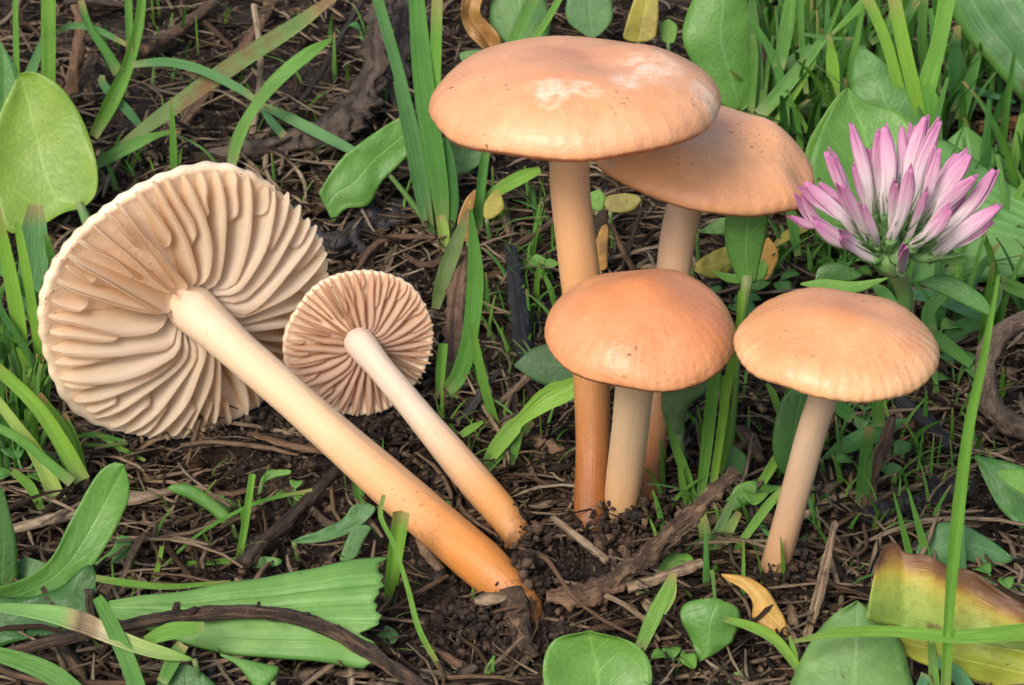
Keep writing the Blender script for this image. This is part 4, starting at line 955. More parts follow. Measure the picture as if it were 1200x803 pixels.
tuft('thin grass stem over the broad blue green leaf', [('g1', [(845, 725, 6), (880, 735, 12), (910, 752, 13), (940, 790, 10)], dict(keel=.6)), ('g1', [(925, 745, 3), (930, 765, 8), (934, 790, 8)], {}), ('g1', [(965, 780, 5), (950, 800, 8)], {})], Plane(900, 800, .15, 0, 45))
tuft('green blades showing below the yellowing leaf', [('g3', [(1090, 770, 8), (1120, 790, 18), (1150, 830, 14)], {}), ('g3', [(1085, 790, 12), (1070, 830, 12)], {}), ('g2', [(1090, 740, 8), (1094, 790, 12), (1096, 830, 12)], {})], Plane(1100, 850, 0, 0, 40))
# grass behind the clover and folded cap
tuft('bright crossing grass blades rising behind the pink clover', [
    ('g1', [(1095, 190, 10), (1075, 120, 16), (1060, 60, 17), (1045, -15, 15)], dict(pl=(1090, 225, 0, 0, 14))),
    ('g1', [(1075, 165, 12), (1085, 105, 22), (1100, 50, 19), (1112, -15, 20)], dict(pl=(1080, 220, 0, -8, 12))),
    ('g1', [(1065, 150, 8), (1050, 90, 13), (1035, 40, 13), (1010, -15, 14)], dict(pl=(1070, 225, 0, 0, 18))),
    ('g1', [(1098, 165, 12), (1092, 125, 20), (1085, 100, 12)], dict(pl=(1095, 225, 0, 10, 10))),
    ('g1', [(978, 112, 12), (975, 75, 15), (972, 40, 3)], dict(pl=(978, 200, .1, 0, 12))),
    ('g1', [(975, 40, 4), (995, 20, 8), (1015, 0, 12), (1028, -15, 10)], dict(pl=(985, 190, .1, 0, 22))),
    ('g2', [(968, 45, 4), (980, 15, 5), (990, -15, 5)], {})], Plane(1060, 230, 0, 0, 15))
tuft('slanting grass blades between the folded cap and the pink clover', [
    ('g2', [(890, 135, 16), (925, 95, 17), (965, 45, 10)], dict(pl=(895, 200, .1, 0, 22))),
    ('g2', [(920, 150, 11), (918, 110, 11), (905, 65, 10), (878, 18, 4)], dict(pl=(920, 195, 0, 0, 16))),
    ('g1', [(950, 160, 5), (930, 125, 6), (915, 105, 4)], {}), ('g1', [(905, 148, 6), (935, 105, 7), (955, 70, 4)], {}),
    ('g2', [(945, 110, 6), (940, 60, 7), (938, -15, 6)], {}), ('g2', [(880, 130, 8), (884, 70, 9), (882, 40, 4)], {}),
    ('g2', [(912, 80, 14), (920, 40, 17), (928, -15, 12)], {}), ('g3', [(935, 38, 3), (965, 44, 5), (1000, 45, 3)], {})], Plane(915, 195, 0, 0, 16))
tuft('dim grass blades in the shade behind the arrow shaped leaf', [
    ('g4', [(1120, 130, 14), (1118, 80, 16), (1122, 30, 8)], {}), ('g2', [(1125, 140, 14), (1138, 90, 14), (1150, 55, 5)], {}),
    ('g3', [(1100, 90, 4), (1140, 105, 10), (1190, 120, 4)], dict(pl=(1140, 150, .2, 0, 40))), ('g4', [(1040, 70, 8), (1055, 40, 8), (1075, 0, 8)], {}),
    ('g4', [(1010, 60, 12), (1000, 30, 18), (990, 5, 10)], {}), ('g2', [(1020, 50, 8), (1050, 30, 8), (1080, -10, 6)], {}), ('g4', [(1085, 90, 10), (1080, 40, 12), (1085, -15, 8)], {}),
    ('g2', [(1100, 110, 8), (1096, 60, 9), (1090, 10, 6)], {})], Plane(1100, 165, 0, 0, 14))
tuft('grass blade bending over the widest cap from behind', [('g2', [(590, 75, 14), (610, 30, 15), (630, -15, 13)], {}), ('g1', [(620, 55, 8), (640, 25, 8), (660, -10, 8)], {})], Plane(590, 135, 0, 0, 16))
tuft('dim grass stems behind the clover stalk near the woody cup', [
    ('g2', [(1090, 390, 16), (1088, 365, 16), (1105, 345, 13), (1128, 332, 6)], dict(pl=(1090, 410, .2, 0, 25))),
    ('g2', [(1088, 385, 8), (1110, 405, 16), (1138, 428, 10)], dict(pl=(1110, 440, .4, 0, 40))),
    ('g3', [(1060, 345, 10), (1100, 350, 18), (1150, 372, 14)], dict(pl=(1100, 400, .2, 0, 45))),
    ('g3', [(1172, 330, 10), (1166, 350, 14), (1160, 370, 8)], {}), ('g2', [(1172, 330, 14), (1200, 342, 16), (1230, 355, 12)], {}),
    ('g4', [(1100, 410, 14), (1125, 385, 20), (1150, 378, 12)], {}), ('g2', [(1150, 500, 6), (1142, 520, 8), (1130, 560, 7)], {})], Plane(1110, 425, 0, 0, 25))
tuft('green stem ends below the pale ribbed cap', [('g2', [(1030, 500, 12), (1028, 475, 14), (1036, 455, 10)], {}), ('g4', [(1010, 590, 18), (1014, 540, 16), (1018, 500, 10)], {}), ('g2', [(1000, 490, 14), (985, 478, 16), (975, 465, 10)], {})], Plane(1015, 600, 0, 0, 12))
tuft('thin green blades between the folded cap and the clover leaf', [('g2', [(935, 300, 8), (930, 270, 12), (925, 235, 10), (928, 215, 6)], {}), ('g2', [(838, 340, 8), (850, 352, 9), (870, 358, 6)], {}), ('g2', [(886, 350, 12), (884, 335, 10), (878, 325, 6)], {}), ('g4', [(832, 345, 8), (830, 325, 9), (828, 305, 6)], {})], Plane(930, 330, 0, 0, 18))
# two small sprigs
t = thing('seedling', 'tiny two leaved green seedling in the litter behind the tall stem', 'seedling', G(636, 335))
q = Plane(636, 335, 0, 0, 28)
leaf_part(t, [(618, 309), (628, 298), (640, 303)], [(618, 310), (630, 311), (641, 307)], q, 'fresh', ns=7, nt_=14)
leaf_part(t, [(634, 308), (644, 303), (655, 308)], [(634, 310), (645, 315), (655, 310)], q, 'fresh', ns=7, nt_=14)
leaf_part(t, [(626, 322), (634, 317), (642, 320)], [(626, 323), (634, 327), (642, 322)], q, 'fresh', ns=7, nt_=12)
stalk_part(t, [(636, 306, 4), (637, 322, 4), (636, 338, 4)], q)

# ------------------------------------------------------------------ twigs, stalks, dead wood
stick('long dark curved twig lying across the wide plantain leaf', [(-30, 778, 16), (60, 752, 15), (150, 733, 15), (230, 720, 16), (310, 718, 17), (380, 735, 18), (440, 770, 17), (515, 820, 15)],
      (.35, .55, .75, .8, .8, .7, .5, .3), BARK, twigs=((.42, 4, -16, 14), (.44, 14, -10, 12), (.58, 6, -12, 8), (.68, 8, -9, 7), (.75, 5, -9, 7)), n=60)
stick('thick flaking bark twig jutting up beside the clump of stems', [(670, 708, 12), (705, 688, 22), (760, 650, 21), (810, 602, 19), (864, 552, 14)], (.05, .25, .6, 1.1, 1.6), BARK2, n=60, k=18, rough=.6, fr=4.5,
      twigs=((.9, 10, 6, 6), (.72, 8, 10, 5), (.3, -16, -12, 7), (.35, 20, 10, 8), (.2, -22, 4, 8), (.5, 14, 10, 6), (.62, -8, -10, 5), (.25, 24, 16, 7), (.97, 5, -5, 8)))
stick('pale broken stick with a dark split end below the flaking twig', [(735, 690, 12), (775, 677, 14), (822, 660, 13)], (.25, .3, .35), STRAW, rough=.35)
stick('straight tan stalk lying towards the fallen stems', [(648, 606, 8), (680, 632, 10), (712, 658, 10)], .15, STRAW)
stick('frayed split fibre husk beside the fallen orange stem base', [(640, 700, 20), (675, 700, 34), (710, 692, 26), (735, 684, 10)], .25, STALK, name='husk', cat='husk', rough=.5, fr=4, flat=.6)
stick('small tan husk pressed against the fallen orange stem base', [(556, 706, 8), (575, 702, 15), (598, 700, 6)], .35, STRAW, name='husk', cat='husk')
stick('brown torn strip hanging from the fallen orange stem base', [(598, 690, 26), (606, 725, 26), (616, 755, 18), (628, 770, 8)], (.4, .2, .1, .05), BARK2, name='bark_strip', cat='bark', rough=.5, flat=.5)
stick('thin wiry root arching from the fallen stem base', [(608, 642, 4), (640, 655, 5), (668, 695, 5), (700, 722, 5), (748, 748, 3)], (.4, .7, .6, .35, .15), STALK, name='root', cat='root', k=6)
stick('fine hooked rootlet at the fallen stem base', [(560, 728, 3), (585, 715, 3), (612, 712, 3), (590, 725, 3)], (.1, .35, .4, .2), STALK, name='root', cat='root', k=5)
stick('grey woody stalk with a peeling end below the fallen orange stem', [(285, 660, 20), (305, 640, 19), (340, 608, 16), (375, 572, 14), (412, 538, 13)], .22, GREYW, rough=.3)
stick('flat straw stalk lying below the large cap', [(12, 622, 14), (70, 606, 20), (130, 590, 18), (190, 578, 15), (245, 570, 8)], .2, STRAW, name='straw', cat='straw', rough=.35, flat=.6)
stick('split brown fibre strip under the shoot leaf in bare soil', [(185, 620, 8), (215, 630, 14), (262, 645, 8)], .15, STALK, name='straw', cat='straw', rough=.4, flat=.5)
stick('broken woody strip above the straw below the large cap', [(235, 572, 10), (262, 580, 14), (290, 575, 8)], .12, STALK, name='straw', cat='straw', rough=.4, flat=.6)
stick('long brown strip pressed in soil beside the large fallen stem', [(292, 508, 8), (340, 522, 14), (392, 530, 12), (420, 545, 6)], .12, STALK, name='straw', cat='straw', rough=.4, flat=.5)
stick('short reddish stalk standing in soil near the grey woody stalk', [(143, 680, 6), (155, 650, 8), (170, 625, 7)], (.1, .3, .5), STRAW, name='straw', cat='straw')
stick('brown bent stalk tip beside the pale browned blade', [(72, 735, 4), (65, 715, 6), (50, 690, 6)], (.3, .4, .5), STALK, name='straw', cat='straw')
stick('small dark stub rising between the arching leaf and plantain leaf', [(110, 745, 10), (107, 715, 9), (104, 692, 10)], (.1, .4, .7), GREYW, cat='twig', rough=.4)
stick('thin pale root below the pale browned blade', [(-20, 775, 6), (20, 792, 8), (70, 800, 8), (140, 800, 6), (210, 795, 6)], (.4, .45, .4, .3, .3), STALK, name='root', cat='root')
stick('slim brown stalk touching the torn plantain end', [(455, 718, 6), (490, 695, 7), (525, 675, 5)], .25, STALK)
stick('brown stalk lying in front of the stem base', [(505, 760, 8), (540, 780, 11), (585, 812, 11)], .15, STALK)
stick('short split straw above the cut green stem', [(490, 632, 8), (502, 648, 14), (516, 668, 12)], .2, STRAW, name='straw', cat='straw', rough=.35, flat=.6)
stick('pointed tan stick standing beside the beige stem', [(944, 752, 8), (955, 715, 12), (966, 670, 12), (979, 612, 9)], (.05, .3, .6, 1.0), STRAW, rough=.3)
stick('pale flat straw behind the beige stem', [(918, 610, 14), (950, 600, 16), (985, 583, 12), (1010, 575, 6)], .15, STRAW, name='straw', cat='straw', rough=.3, flat=.7)
stick('thin curling root in front of the dark hollow', [(990, 625, 4), (1000, 650, 5), (1015, 640, 5), (1012, 615, 4)], (.1, .25, .25, .3), STALK, name='root', cat='root', k=6)
stick('brown fibrous strip hanging below the pale ribbed cap', [(1016, 600, 10), (1022, 560, 14), (1035, 520, 16), (1045, 490, 10)], (.1, .4, .7, .9), STALK, name='bark_strip', cat='bark', rough=.5, flat=.5)
stick('charred black wood piece slanting beside the pale ribbed cap', [(1045, 460, 14), (1080, 490, 22), (1115, 525, 12)], (.2, .3, .3), BLACKW_SHADE, name='wood_and_shade_piece', cat='wood', rough=.4, flat=.7)
stick('rough black lump added for the dark shadow below the woody cup', [(985, 600, 8), (1020, 608, 22), (1070, 592, 24), (1130, 575, 20), (1170, 560, 8)], (.0, .1, .15, .15, .1), BLACKW_SHADE, name='wood_and_shade_piece', cat='wood', rough=1.0, fr=4)  # black lump set where only shadow lies, the shade put into its colour
stick('burnt black upright splinter behind the front domed cap', [(618, 425, 20), (610, 380, 22), (604, 330, 18), (598, 290, 14)], (.1, .4, .5, .5), BLACKW_SHADE, name='wood_and_shade_piece', cat='wood', rough=.35, flat=.6)
stick('dark split leaf stalk leaning beside the curved cream stem', [(538, 498, 12), (560, 466, 16), (588, 430, 4)], (.1, .5, .9), BLACKW_SHADE, rough=.25, flat=.5)
stick('tan broken stalk behind the bright folded grass leaf', [(582, 475, 8), (605, 455, 9), (622, 438, 9)], (.2, .3, .4), STRAW)
stick('rough split husk lying beside the tall stem base', [(610, 508, 10), (640, 520, 22), (668, 535, 14)], .15, STALK, name='husk', cat='husk', rough=.5, flat=.6)
stick('brown withered stem strip behind the broad curved blade', [(530, 470, 14), (532, 420, 22), (535, 350, 22), (545, 300, 10)], (.05, .3, .6, .9), STALK, name='bark_strip', cat='bark', rough=.4, flat=.4)
stick('thin looping root behind the small fallen cap', [(415, 325, 7), (430, 298, 8), (455, 280, 8), (510, 278, 7)], .25, STALK, name='root', cat='root')
stick('curled brown bark flake behind the small fallen cap', [(475, 300, 8), (500, 310, 14), (540, 298, 16), (555, 290, 8)], .25, STALK, name='bark_strip', cat='bark', rough=.6, flat=.5)
stick('large dark rotten log piece behind the two fallen caps', [(345, 250, 10), (395, 285, 44), (440, 262, 40), (495, 232, 12)], (.0, .0, .05, .05), BLACKW_SHADE, name='wood_and_shade_piece', cat='wood', rough=.9, fr=3.0, flat=.6)
stick('dark shrivelled root behind the top of the large cap', [(228, 180, 14), (275, 178, 26), (330, 172, 28), (400, 150, 40), (440, 110, 24)], (.1, .15, .2, .25, .3), GREYW, name='wood_and_shade_piece', cat='wood', rough=.5, fr=2.5)
stick('grey crumpled dead leaf twisted beside the tall grass tuft', [(385, 170, 34), (415, 130, 44), (438, 85, 30), (440, 40, 26), (455, -15, 28)], (.2, .5, .9, 1.4, 1.8), GREYW, name='dead_leaf', cat='dead leaf', rough=.8, fr=3.2, flat=.35, k=16)
stick('second grey crumpled dead leaf stem beside the tall grass tuft', [(470, 140, 12), (465, 90, 24), (470, 40, 26), (478, -15, 20)], (.1, .5, .9, 1.3), GREYW, name='dead_leaf', cat='dead leaf', rough=.8, fr=3, flat=.35, k=14)
stick('upright pale straw crossing the browning grass blade', [(296, 158, 8), (304, 100, 8), (305, 60, 7), (297, 5, 7)], (.0, .8, 1.3, 2.0), STRAW, name='straw', cat='straw', rough=.15)
stick('folded brown dead grass leaf behind the rounded sorrel leaf', [(80, 125, 16), (88, 80, 16), (94, 40, 13), (88, 5, 8)], (.1, .8, 1.4, 1.9), STALK, name='dead_leaf', cat='dead leaf', rough=.5, flat=.4)
stick('dark red withered leaf behind the rounded sorrel leaf', [(112, 130, 10), (104, 95, 18), (112, 65, 12)], (.1, .4, .7), BARK2, name='dead_leaf', cat='dead leaf', rough=.7, flat=.4)
stick('thin dark stick lying above the rounded sorrel leaf', [(66, 48, 6), (130, 45, 7), (205, 43, 5)], .6, GREYW)
stick('frayed grey straw at the top behind the sorrel leaf', [(75, 2, 8), (115, 2, 8), (158, 8, 3)], .5, GREYW, name='straw', cat='straw', rough=.4)
stick('thin dark twig behind the twisted grass blade', [(340, 132, 5), (370, 95, 7), (425, 0, 7)], .35, GREYW)
stick('reddish brown stem above the browning blade', [(168, 60, 14), (210, 35, 14), (260, -5, 12)], .3, STALK)
stick('brown flat stalk under the browning blade', [(215, 145, 14), (250, 100, 18), (290, 50, 16), (320, 0, 12)], .2, STALK, name='straw', cat='straw', rough=.4, flat=.5)
stick('pair of wiry stalks beneath the folded cap', [(600, 290, 6), (640, 265, 7), (668, 238, 6)], .3, STALK)
stick('grey upright dry stalk beneath the folded cap', [(728, 318, 5), (740, 280, 6), (752, 245, 4)], (.1, .6, 1.0), GREYW)
stick('brown leaning dry stalk behind the front domed cap', [(742, 315, 8), (728, 290, 7), (716, 262, 5)], (.1, .5, .8), STALK)
stick('brown withered stem beside the broad upright leaf', [(908, 130, 14), (896, 80, 14), (886, 40, 12), (884, 8, 10)], (.0, .5, 1.0, 1.4), STALK, rough=.3)
stick('thin twig poking from behind the widest cap edge', [(815, 66, 4), (840, 68, 5), (866, 72, 4)], 1.2, GREYW, k=6)
stick('dry dark fibres curling beside the round leaf', [(1108, 148, 8), (1128, 128, 14), (1160, 125, 12), (1205, 132, 8)], .2, GREYW, name='dead_leaf', cat='dead leaf', rough=.6, flat=.5)
stick('smooth orange brown stem piece behind the ribbed plantain leaf', [(1145, 150, 16), (1180, 146, 18), (1235, 138, 16)], .2, dry_mat('orange_stem', [(0.0, (0.36, 0.17, 0.07)), (1.0, (0.30, 0.14, 0.06))], fibre=5), rough=.1)
stick('grey straw behind the edge of the ribbed plantain leaf', [(1172, 198, 8), (1190, 182, 9), (1215, 160, 7)], .2, GREYW, name='straw', cat='straw')
stick('chopped tan straw in the hollow between the front caps', [(862, 445, 7), (880, 462, 9), (895, 482, 8)], .2, STRAW, name='straw', cat='straw')
stick('curved brown husk behind the grass tuft', [(858, 500, 12), (875, 512, 20), (893, 540, 12)], .2, STALK, name='husk', cat='husk', rough=.4, flat=.6)
stick('dark stalk lying behind the beige stem', [(865, 588, 9), (885, 598, 11), (910, 612, 10)], .15, STALK)
stick('thin tan stick leaning against the flaking twig', [(722, 665, 12), (745, 690, 12), (775, 730, 11)], .12, STRAW, rough=.3)

# ------------------------------------------------------------------ woody cup
def woody_cup():
    M = bark_mat('woody_cup', (0.10, 0.07, 0.05), (0.24, 0.165, 0.115), (0.30, 0.21, 0.15))
    c = aty(1222, 437, 2.2); R = 80 / ppc(c)
    base = np.array([c[0], c[1], float(gh(c[0], c[1]))])
    t = thing('woody_cup', 'rough brown hollow woody seed cup lying at the edge', 'seed cup', base)
    ax = unit(np.array([.12, -.90, .40])); e1, e2, _ = basis(ax)
    def shell(prof, name, rough):
        V, U = [], []; k = 56
        for i, (r, h) in enumerate(prof):
            for q in range(k + 1):
                a = 2 * math.pi * q / k; d = e1 * math.cos(a) * 1.0 + e2 * math.sin(a) * 1.08
                f = 1 + rough * mnoise.noise(Vector(d * 2.2 + np.array([0, 0, h * 2]))) + .5 * rough * mnoise.noise(Vector(d * 9 + np.array([h * 8, 0, 0])))
                V.append(c + d * R * r * f + ax * R * h * (1 + .1 * mnoise.noise(Vector(d * 1.5)))); U.append((q / k * 3, i / len(prof), 1.0))
        return mesh_obj(name, V, grid_faces(len(prof), k + 1), M, t, uvw=U)
    shell([(.74, -.42), (.84, -.32), (.94, -.14), (1.0, .08), (1.01, .22), (.96, .32), (.88, .35), (.80, .30)], 'outer_wall', .10)
    shell([(.805, .305), (.74, .22), (.72, .08), (.69, -.08), (.67, -.22), (.67, -.38), (.74, -.43)], 'inner_wall', .10)
woody_cup()

# ------------------------------------------------------------------ pink clover
def petal_mat():
    M = Mat('clover_petal'); u, v, w_ = M.uvw()
    st = M.noise(1.0, 3, M.vec(M.math('MULTIPLY', u, 10.0), M.math('MULTIPLY', v, 1.6), w_), rough=.6)
    k = M.math('ADD', v, M.math('MULTIPLY', M.math('SUBTRACT', st, .5), .25))
    c = M.ramp(k, [(0.05, (0.50, 0.52, 0.28)), (0.2, (0.74, 0.68, 0.62)), (0.56, (0.82, 0.68, 0.70)), (0.74, (0.76, 0.46, 0.58)), (1.0, (0.62, 0.20, 0.42))])
    c = M.mix(M.math('MULTIPLY', M.ramp(st, [(.5, 0.), (.7, 1.)]), .35), c, (0.50, 0.14, 0.36))
    p = bsdf(M, c, .45, M.bump(st, .0005, .8), sss=.15, sssr=(1, .5, .7), sscale=.001, spec=.4)
    tl = M.n('BsdfTranslucent', Color=c)
    return M.done(M.n('MixShader', i0=.18, i1=p, i2=tl).outputs[0])

def clover():
    PM = petal_mat(); y0 = 2.2
    c = aty(1046, 296, y0); base = G(1050, 400)
    t = thing('clover_flower', 'pink and white clover flower head on a green stalk', 'flower', base)
    # (tip u, tip v, base u, base v, width px, towards the camera in cm)
    fl = [(998, 146, 1022, 255, 26, .1), (1036, 149, 1034, 255, 29, .0), (1057, 149, 1052, 235, 19, -.3), (1084, 137, 1058, 235, 30, -.2), (1102, 142, 1070, 250, 28, .05),
          (967, 178, 1008, 265, 22, .2), (987, 217, 1020, 283, 26, .75), (943, 214, 1005, 275, 28, .35), (960, 214, 995, 255, 20, -.1), (940, 226, 968, 268, 24, .15),
          (954, 260, 1008, 290, 27, .6), (984, 279, 1024, 304, 24, .9), (1067, 198, 1040, 288, 29, .85), (1062, 290, 1056, 318, 22, 1.35), (1101, 174, 1072, 262, 20, .4),
          (1136, 181, 1078, 265, 34, .25), (1114, 247, 1066, 290, 30, .9), (1165, 199, 1090, 285, 28, .35), (1171, 241, 1090, 300, 28, .5), (1142, 208, 1084, 275, 30, .6),
          (1120, 180, 1075, 250, 22, -.2), (1020, 175, 1030, 255, 22, -.3), (975, 240, 1010, 285, 22, .1), (1130, 232, 1080, 295, 26, .2), (1000, 195, 1025, 262, 20, -.2), (1050, 215, 1046, 280, 18, .5), (1085, 225, 1062, 285, 18, .6), (1012, 240, 1030, 290, 18, .8), (1150, 255, 1085, 300, 20, .2)]
    for _ in range(7):
        q = random.choice(fl[:25]); fl.append((q[0] + random.uniform(-16, 16), q[1] + random.uniform(4, 34), q[2] + random.uniform(-10, 10), q[3] + random.uniform(-6, 8), q[4] * random.uniform(.6, .9), q[5] + random.uniform(-.25, .3)))
    for i, (tu, tv, bu, bv, wp, fw) in enumerate(fl):
        a = aty(bu, bv, y0 - fw * .35); e = aty(tu, tv, y0 - fw)
        root = c * .55 + a * .45
        mid = (a + e) / 2 - UP * .03 + rng.normal(0, .05, 3)
        P = smooth_path([root, a, mid, e], 22); sc = ppc(mid); w0 = wp * .5 / sc
        rad = interp((.35, .55, .70, .74, .76, .86, .88, .70, .30), np.linspace(0, 1, 22)) * w0 * random.uniform(.60, .82)
        T, N, Bn = frames(P); k = 16; V, U = [], []
        axis_w = unit(np.cross(T[11], FWD)); 
        for j in range(22):
            s1 = unit(axis_w - T[j] * np.dot(axis_w, T[j])); s2 = np.cross(T[j], s1)
            if np.dot(s2, FWD) > 0: s2 = -s2
            f = j / 21
            for q in range(k):
                an = 2 * math.pi * q / k; ca, sa = math.cos(an), math.sin(an)
                fl_ = .62 - .28 * max(0, f - .5) * 2
                crease = 1 - .30 * math.exp(-((an - math.pi / 2) / .35) ** 2) * max(0, 1.2 - abs(f - .6) * 2)
                r = rad[j] * (1 + .10 * mnoise.noise(Vector((f * 4 + i, ca * 1.5, sa * 1.5))))
                V.append(P[j] + s1 * r * ca + s2 * r * sa * fl_ * crease); U.append((q / k, f, i * 1.7))
        F = [tuple(x) for x in grid_faces(22, k, True)] + [tuple(range(k))[::-1], tuple(21 * k + q for q in range(k))]
        fo = mesh_obj('floret', V, F, PM, t, uvw=U)
        # the folded banner petal standing over the tube
        nb, kb = 14, 7; VB, UB = [], []; lift = random.uniform(.02, .07); sw = random.uniform(-.10, .10)
        for j in range(nb):
            g = j / (nb - 1); jj = 10 + g * 11; a0 = int(min(20, jj)); fr_ = jj - a0
            pp = P[a0] * (1 - fr_) + P[min(21, a0 + 1)] * fr_ + T[-1] * g * random.uniform(.02, .03)
            s1 = unit(axis_w - T[a0] * np.dot(axis_w, T[a0])); s2 = np.cross(T[a0], s1)
            if np.dot(s2, FWD) > 0: s2 = -s2
            ww = w0 * (.36 + .32 * math.sin(math.pi * min(1, g * .8 + .12))) * (1 - g ** 5 * .9)
            for q in range(kb):
                x = q / (kb - 1) * 2 - 1
                VB.append(pp + s1 * (ww * x * .92 + sw * g) + s2 * (-w0 * .25 + .55 * ww * abs(x) * (1 - .5 * g) - lift * g + .03 * mnoise.noise(Vector((x * 2, g * 4, i * 3.1))))); UB.append((q / kb, .5 + .5 * g, i * 2.3))
        mesh_obj('banner_petal', VB, grid_faces(nb, kb), PM, fo, uvw=UB, solid=.012)
        # calyx teeth at the floret's base
        for z in range(4):
            d = unit(P[7] - P[3]); s = P[3] + rng.normal(0, .06, 3) - FWD * .08
            ee = s + d * random.uniform(.3, .5) - FWD * .06 + rng.normal(0, .07, 3)
            V2, F2, U2 = tube(smooth_path([s, (s + ee) / 2 + rng.normal(0, .02, 3), ee], 6), np.linspace(.016, .004, 6), 5)
            mesh_obj('calyx_tooth', V2, F2, (GM['pale'], RIB, GM['pale'])[z % 3], fo, uvw=U2)
        V2, F2, U2 = tube(P[0:6], interp((.35, .55, .62), np.linspace(0, 1, 6)) * w0, 10, rough=.2, fr=6); mesh_obj('calyx', V2, F2, GM['pale'], fo, uvw=U2)
    # heart of the head
    V, F, U = tube([c - UP * .35, c - UP * .15, c + UP * .1, c + UP * .3], [.12, .32, .26, .08], 18, rough=.5, fr=6, fine=.5); mesh_obj('receptacle', V, F, GM['pale'], t, uvw=U)
    P = smooth_path([c - UP * .2, aty(1060, 345, y0 + .2), aty(1056, 380, y0 + .5), base], 20)
    V, F, U = tube(P, np.full(20, .13), 10, rough=.15); mesh_obj('stalk', V, F, STK, t, uvw=U)
    # leaves under the head
    for (L, Rr, q, m) in [
        ([(938, 332), (965, 327), (1000, 330), (1042, 325)], [(938, 334), (970, 342), (1005, 343), (1042, 326)], Plane(990, 345, 0, 0, 30, y=1.2), 'fresh'),
        ([(955, 330), (960, 313), (985, 308), (1010, 322)], [(955, 331), (975, 330), (995, 330), (1010, 324)], Plane(985, 325, 0, 0, 30, y=1.8), 'dark'),
        ([(1020, 330), (1040, 338), (1055, 358)], [(1020, 332), (1030, 350), (1052, 362)], Plane(1040, 340, 0, 10, 25, y=1.6), 'mid'),
        ([(1075, 330), (1110, 322), (1150, 345), (1165, 370)], [(1075, 332), (1105, 345), (1140, 362), (1165, 372)], Plane(1110, 340, 0, -10, 30, y=2.6), 'mid'),
        ([(1098, 300), (1118, 296), (1135, 304)], [(1098, 306), (1118, 312), (1135, 306)], Plane(1115, 300, 0, 0, 40, y=2.4), 'fresh')]:
        leaf_part(t, L, Rr, q, m, name='leaf', camber=.08, rib=.01, ns=11, nt_=20)
clover()

# ------------------------------------------------------------------ small weed seedlings
def weed(u, v, size, nl, m, where):
    base = G(u, v); t = thing('seedling', 'small leafy weed seedling ' + where, 'seedling', base, 'small weed seedlings among the litter')
    a0 = random.uniform(0, 6.28)
    for i in range(nl):
        a = a0 + i * 6.28 / nl + random.uniform(-.4, .4); d = np.array([math.cos(a), math.sin(a) * .8, 0]); L = size * random.uniform(.7, 1.15); h = size * random.uniform(.5, 1.1)
        root = base + np.array([0, 0, -.1]); s0 = base + d * L * .35 + np.array([0, 0, h * .8]); e = base + d * L * 1.1 + np.array([0, 0, h * random.uniform(.5, 1.0)])
        V, F, U = tube(smooth_path([root, base + np.array([0, 0, h * .45]) + d * .08, s0], 8), np.full(8, .022), 6); st = mesh_obj('stalk', V, F, STK, t, uvw=U)
        P = smooth_path([s0, (s0 + e) / 2 + np.array([0, 0, h * .14]), e], 12); sd = unit(np.cross(d, [0, 0, 1.0])); tt = np.linspace(0, 1, 12); w_ = L * .34 * np.sin(np.pi * np.clip(tt * .92 + .05, 0, 1)) ** .7
        ss = np.linspace(-1, 1, 7); V = P[:, None, :] + sd[None, None, :] * (ss[None, :, None] * w_[:, None, None]) + np.array([0, 0, 1.0]) * (np.abs(ss)[None, :, None] * w_[:, None, None] * .3)
        U = np.zeros((12, 7, 3)); U[:, :, 0] = (ss * .5 + .5)[None]; U[:, :, 1] = tt[:, None]; U[:, :, 2] = random.uniform(0, 9)
        mesh_obj('leaf', V.reshape(-1, 3), grid_faces(12, 7), LM[m], t, uvw=U.reshape(-1, 3), solid=.012)
for (u, v, sz, nl, m), where in zip([(885, 606, .55, 4, 'fresh'), (905, 640, .4, 3, 'mid'), (1010, 512, .5, 4, 'mid'), (1090, 420, .6, 4, 'fresh'), (1120, 455, .5, 4, 'mid'), (505, 615, .4, 3, 'fresh'),
                          (845, 372, .6, 4, 'mid'), (905, 345, .5, 4, 'fresh'), (1165, 700, .45, 4, 'fresh'), (790, 790, .4, 4, 'fresh'), (1010, 560, .4, 3, 'mid'), (668, 475, .4, 3, 'fresh'),
                          (250, 240, .4, 3, 'fresh'), (430, 60, .5, 4, 'mid'), (990, 330, .5, 4, 'mid'), (345, 590, .35, 3, 'fresh'), (1050, 700, .4, 4, 'mid'), (30, 570, .5, 4, 'mid')],
    ['between the grass tuft and the beige stem', 'at the foot of the beige stem beside the grass tuft', 'under the pale ribbed cap beside the lens shaped leaf', 'behind the pale ribbed cap below the clover leaves', 'between the pale ribbed cap and the woody cup', 'beside the curved cream stem near the cut green stem', 'below the lobed leaf between the front caps', 'behind the pale ribbed cap under the folded cap', 'beside the brown margin of the yellowing leaf', 'between the round bright leaf and the heart shaped leaf', 'in the dark hollow behind the pointed tan stick', 'behind the tall stem beside the dusky grey green leaf', 'just behind the rim of the large fallen cap', 'beside the grey crumpled dead leaf in the dark litter', 'under the pink clover flower head', 'beside the grey woody stalk below the large cap', 'in front of the pair of green spikes by the yellowing leaf', 'among the cut grass stems beside the large cap']):
    weed(u, v, sz, nl, m, where)

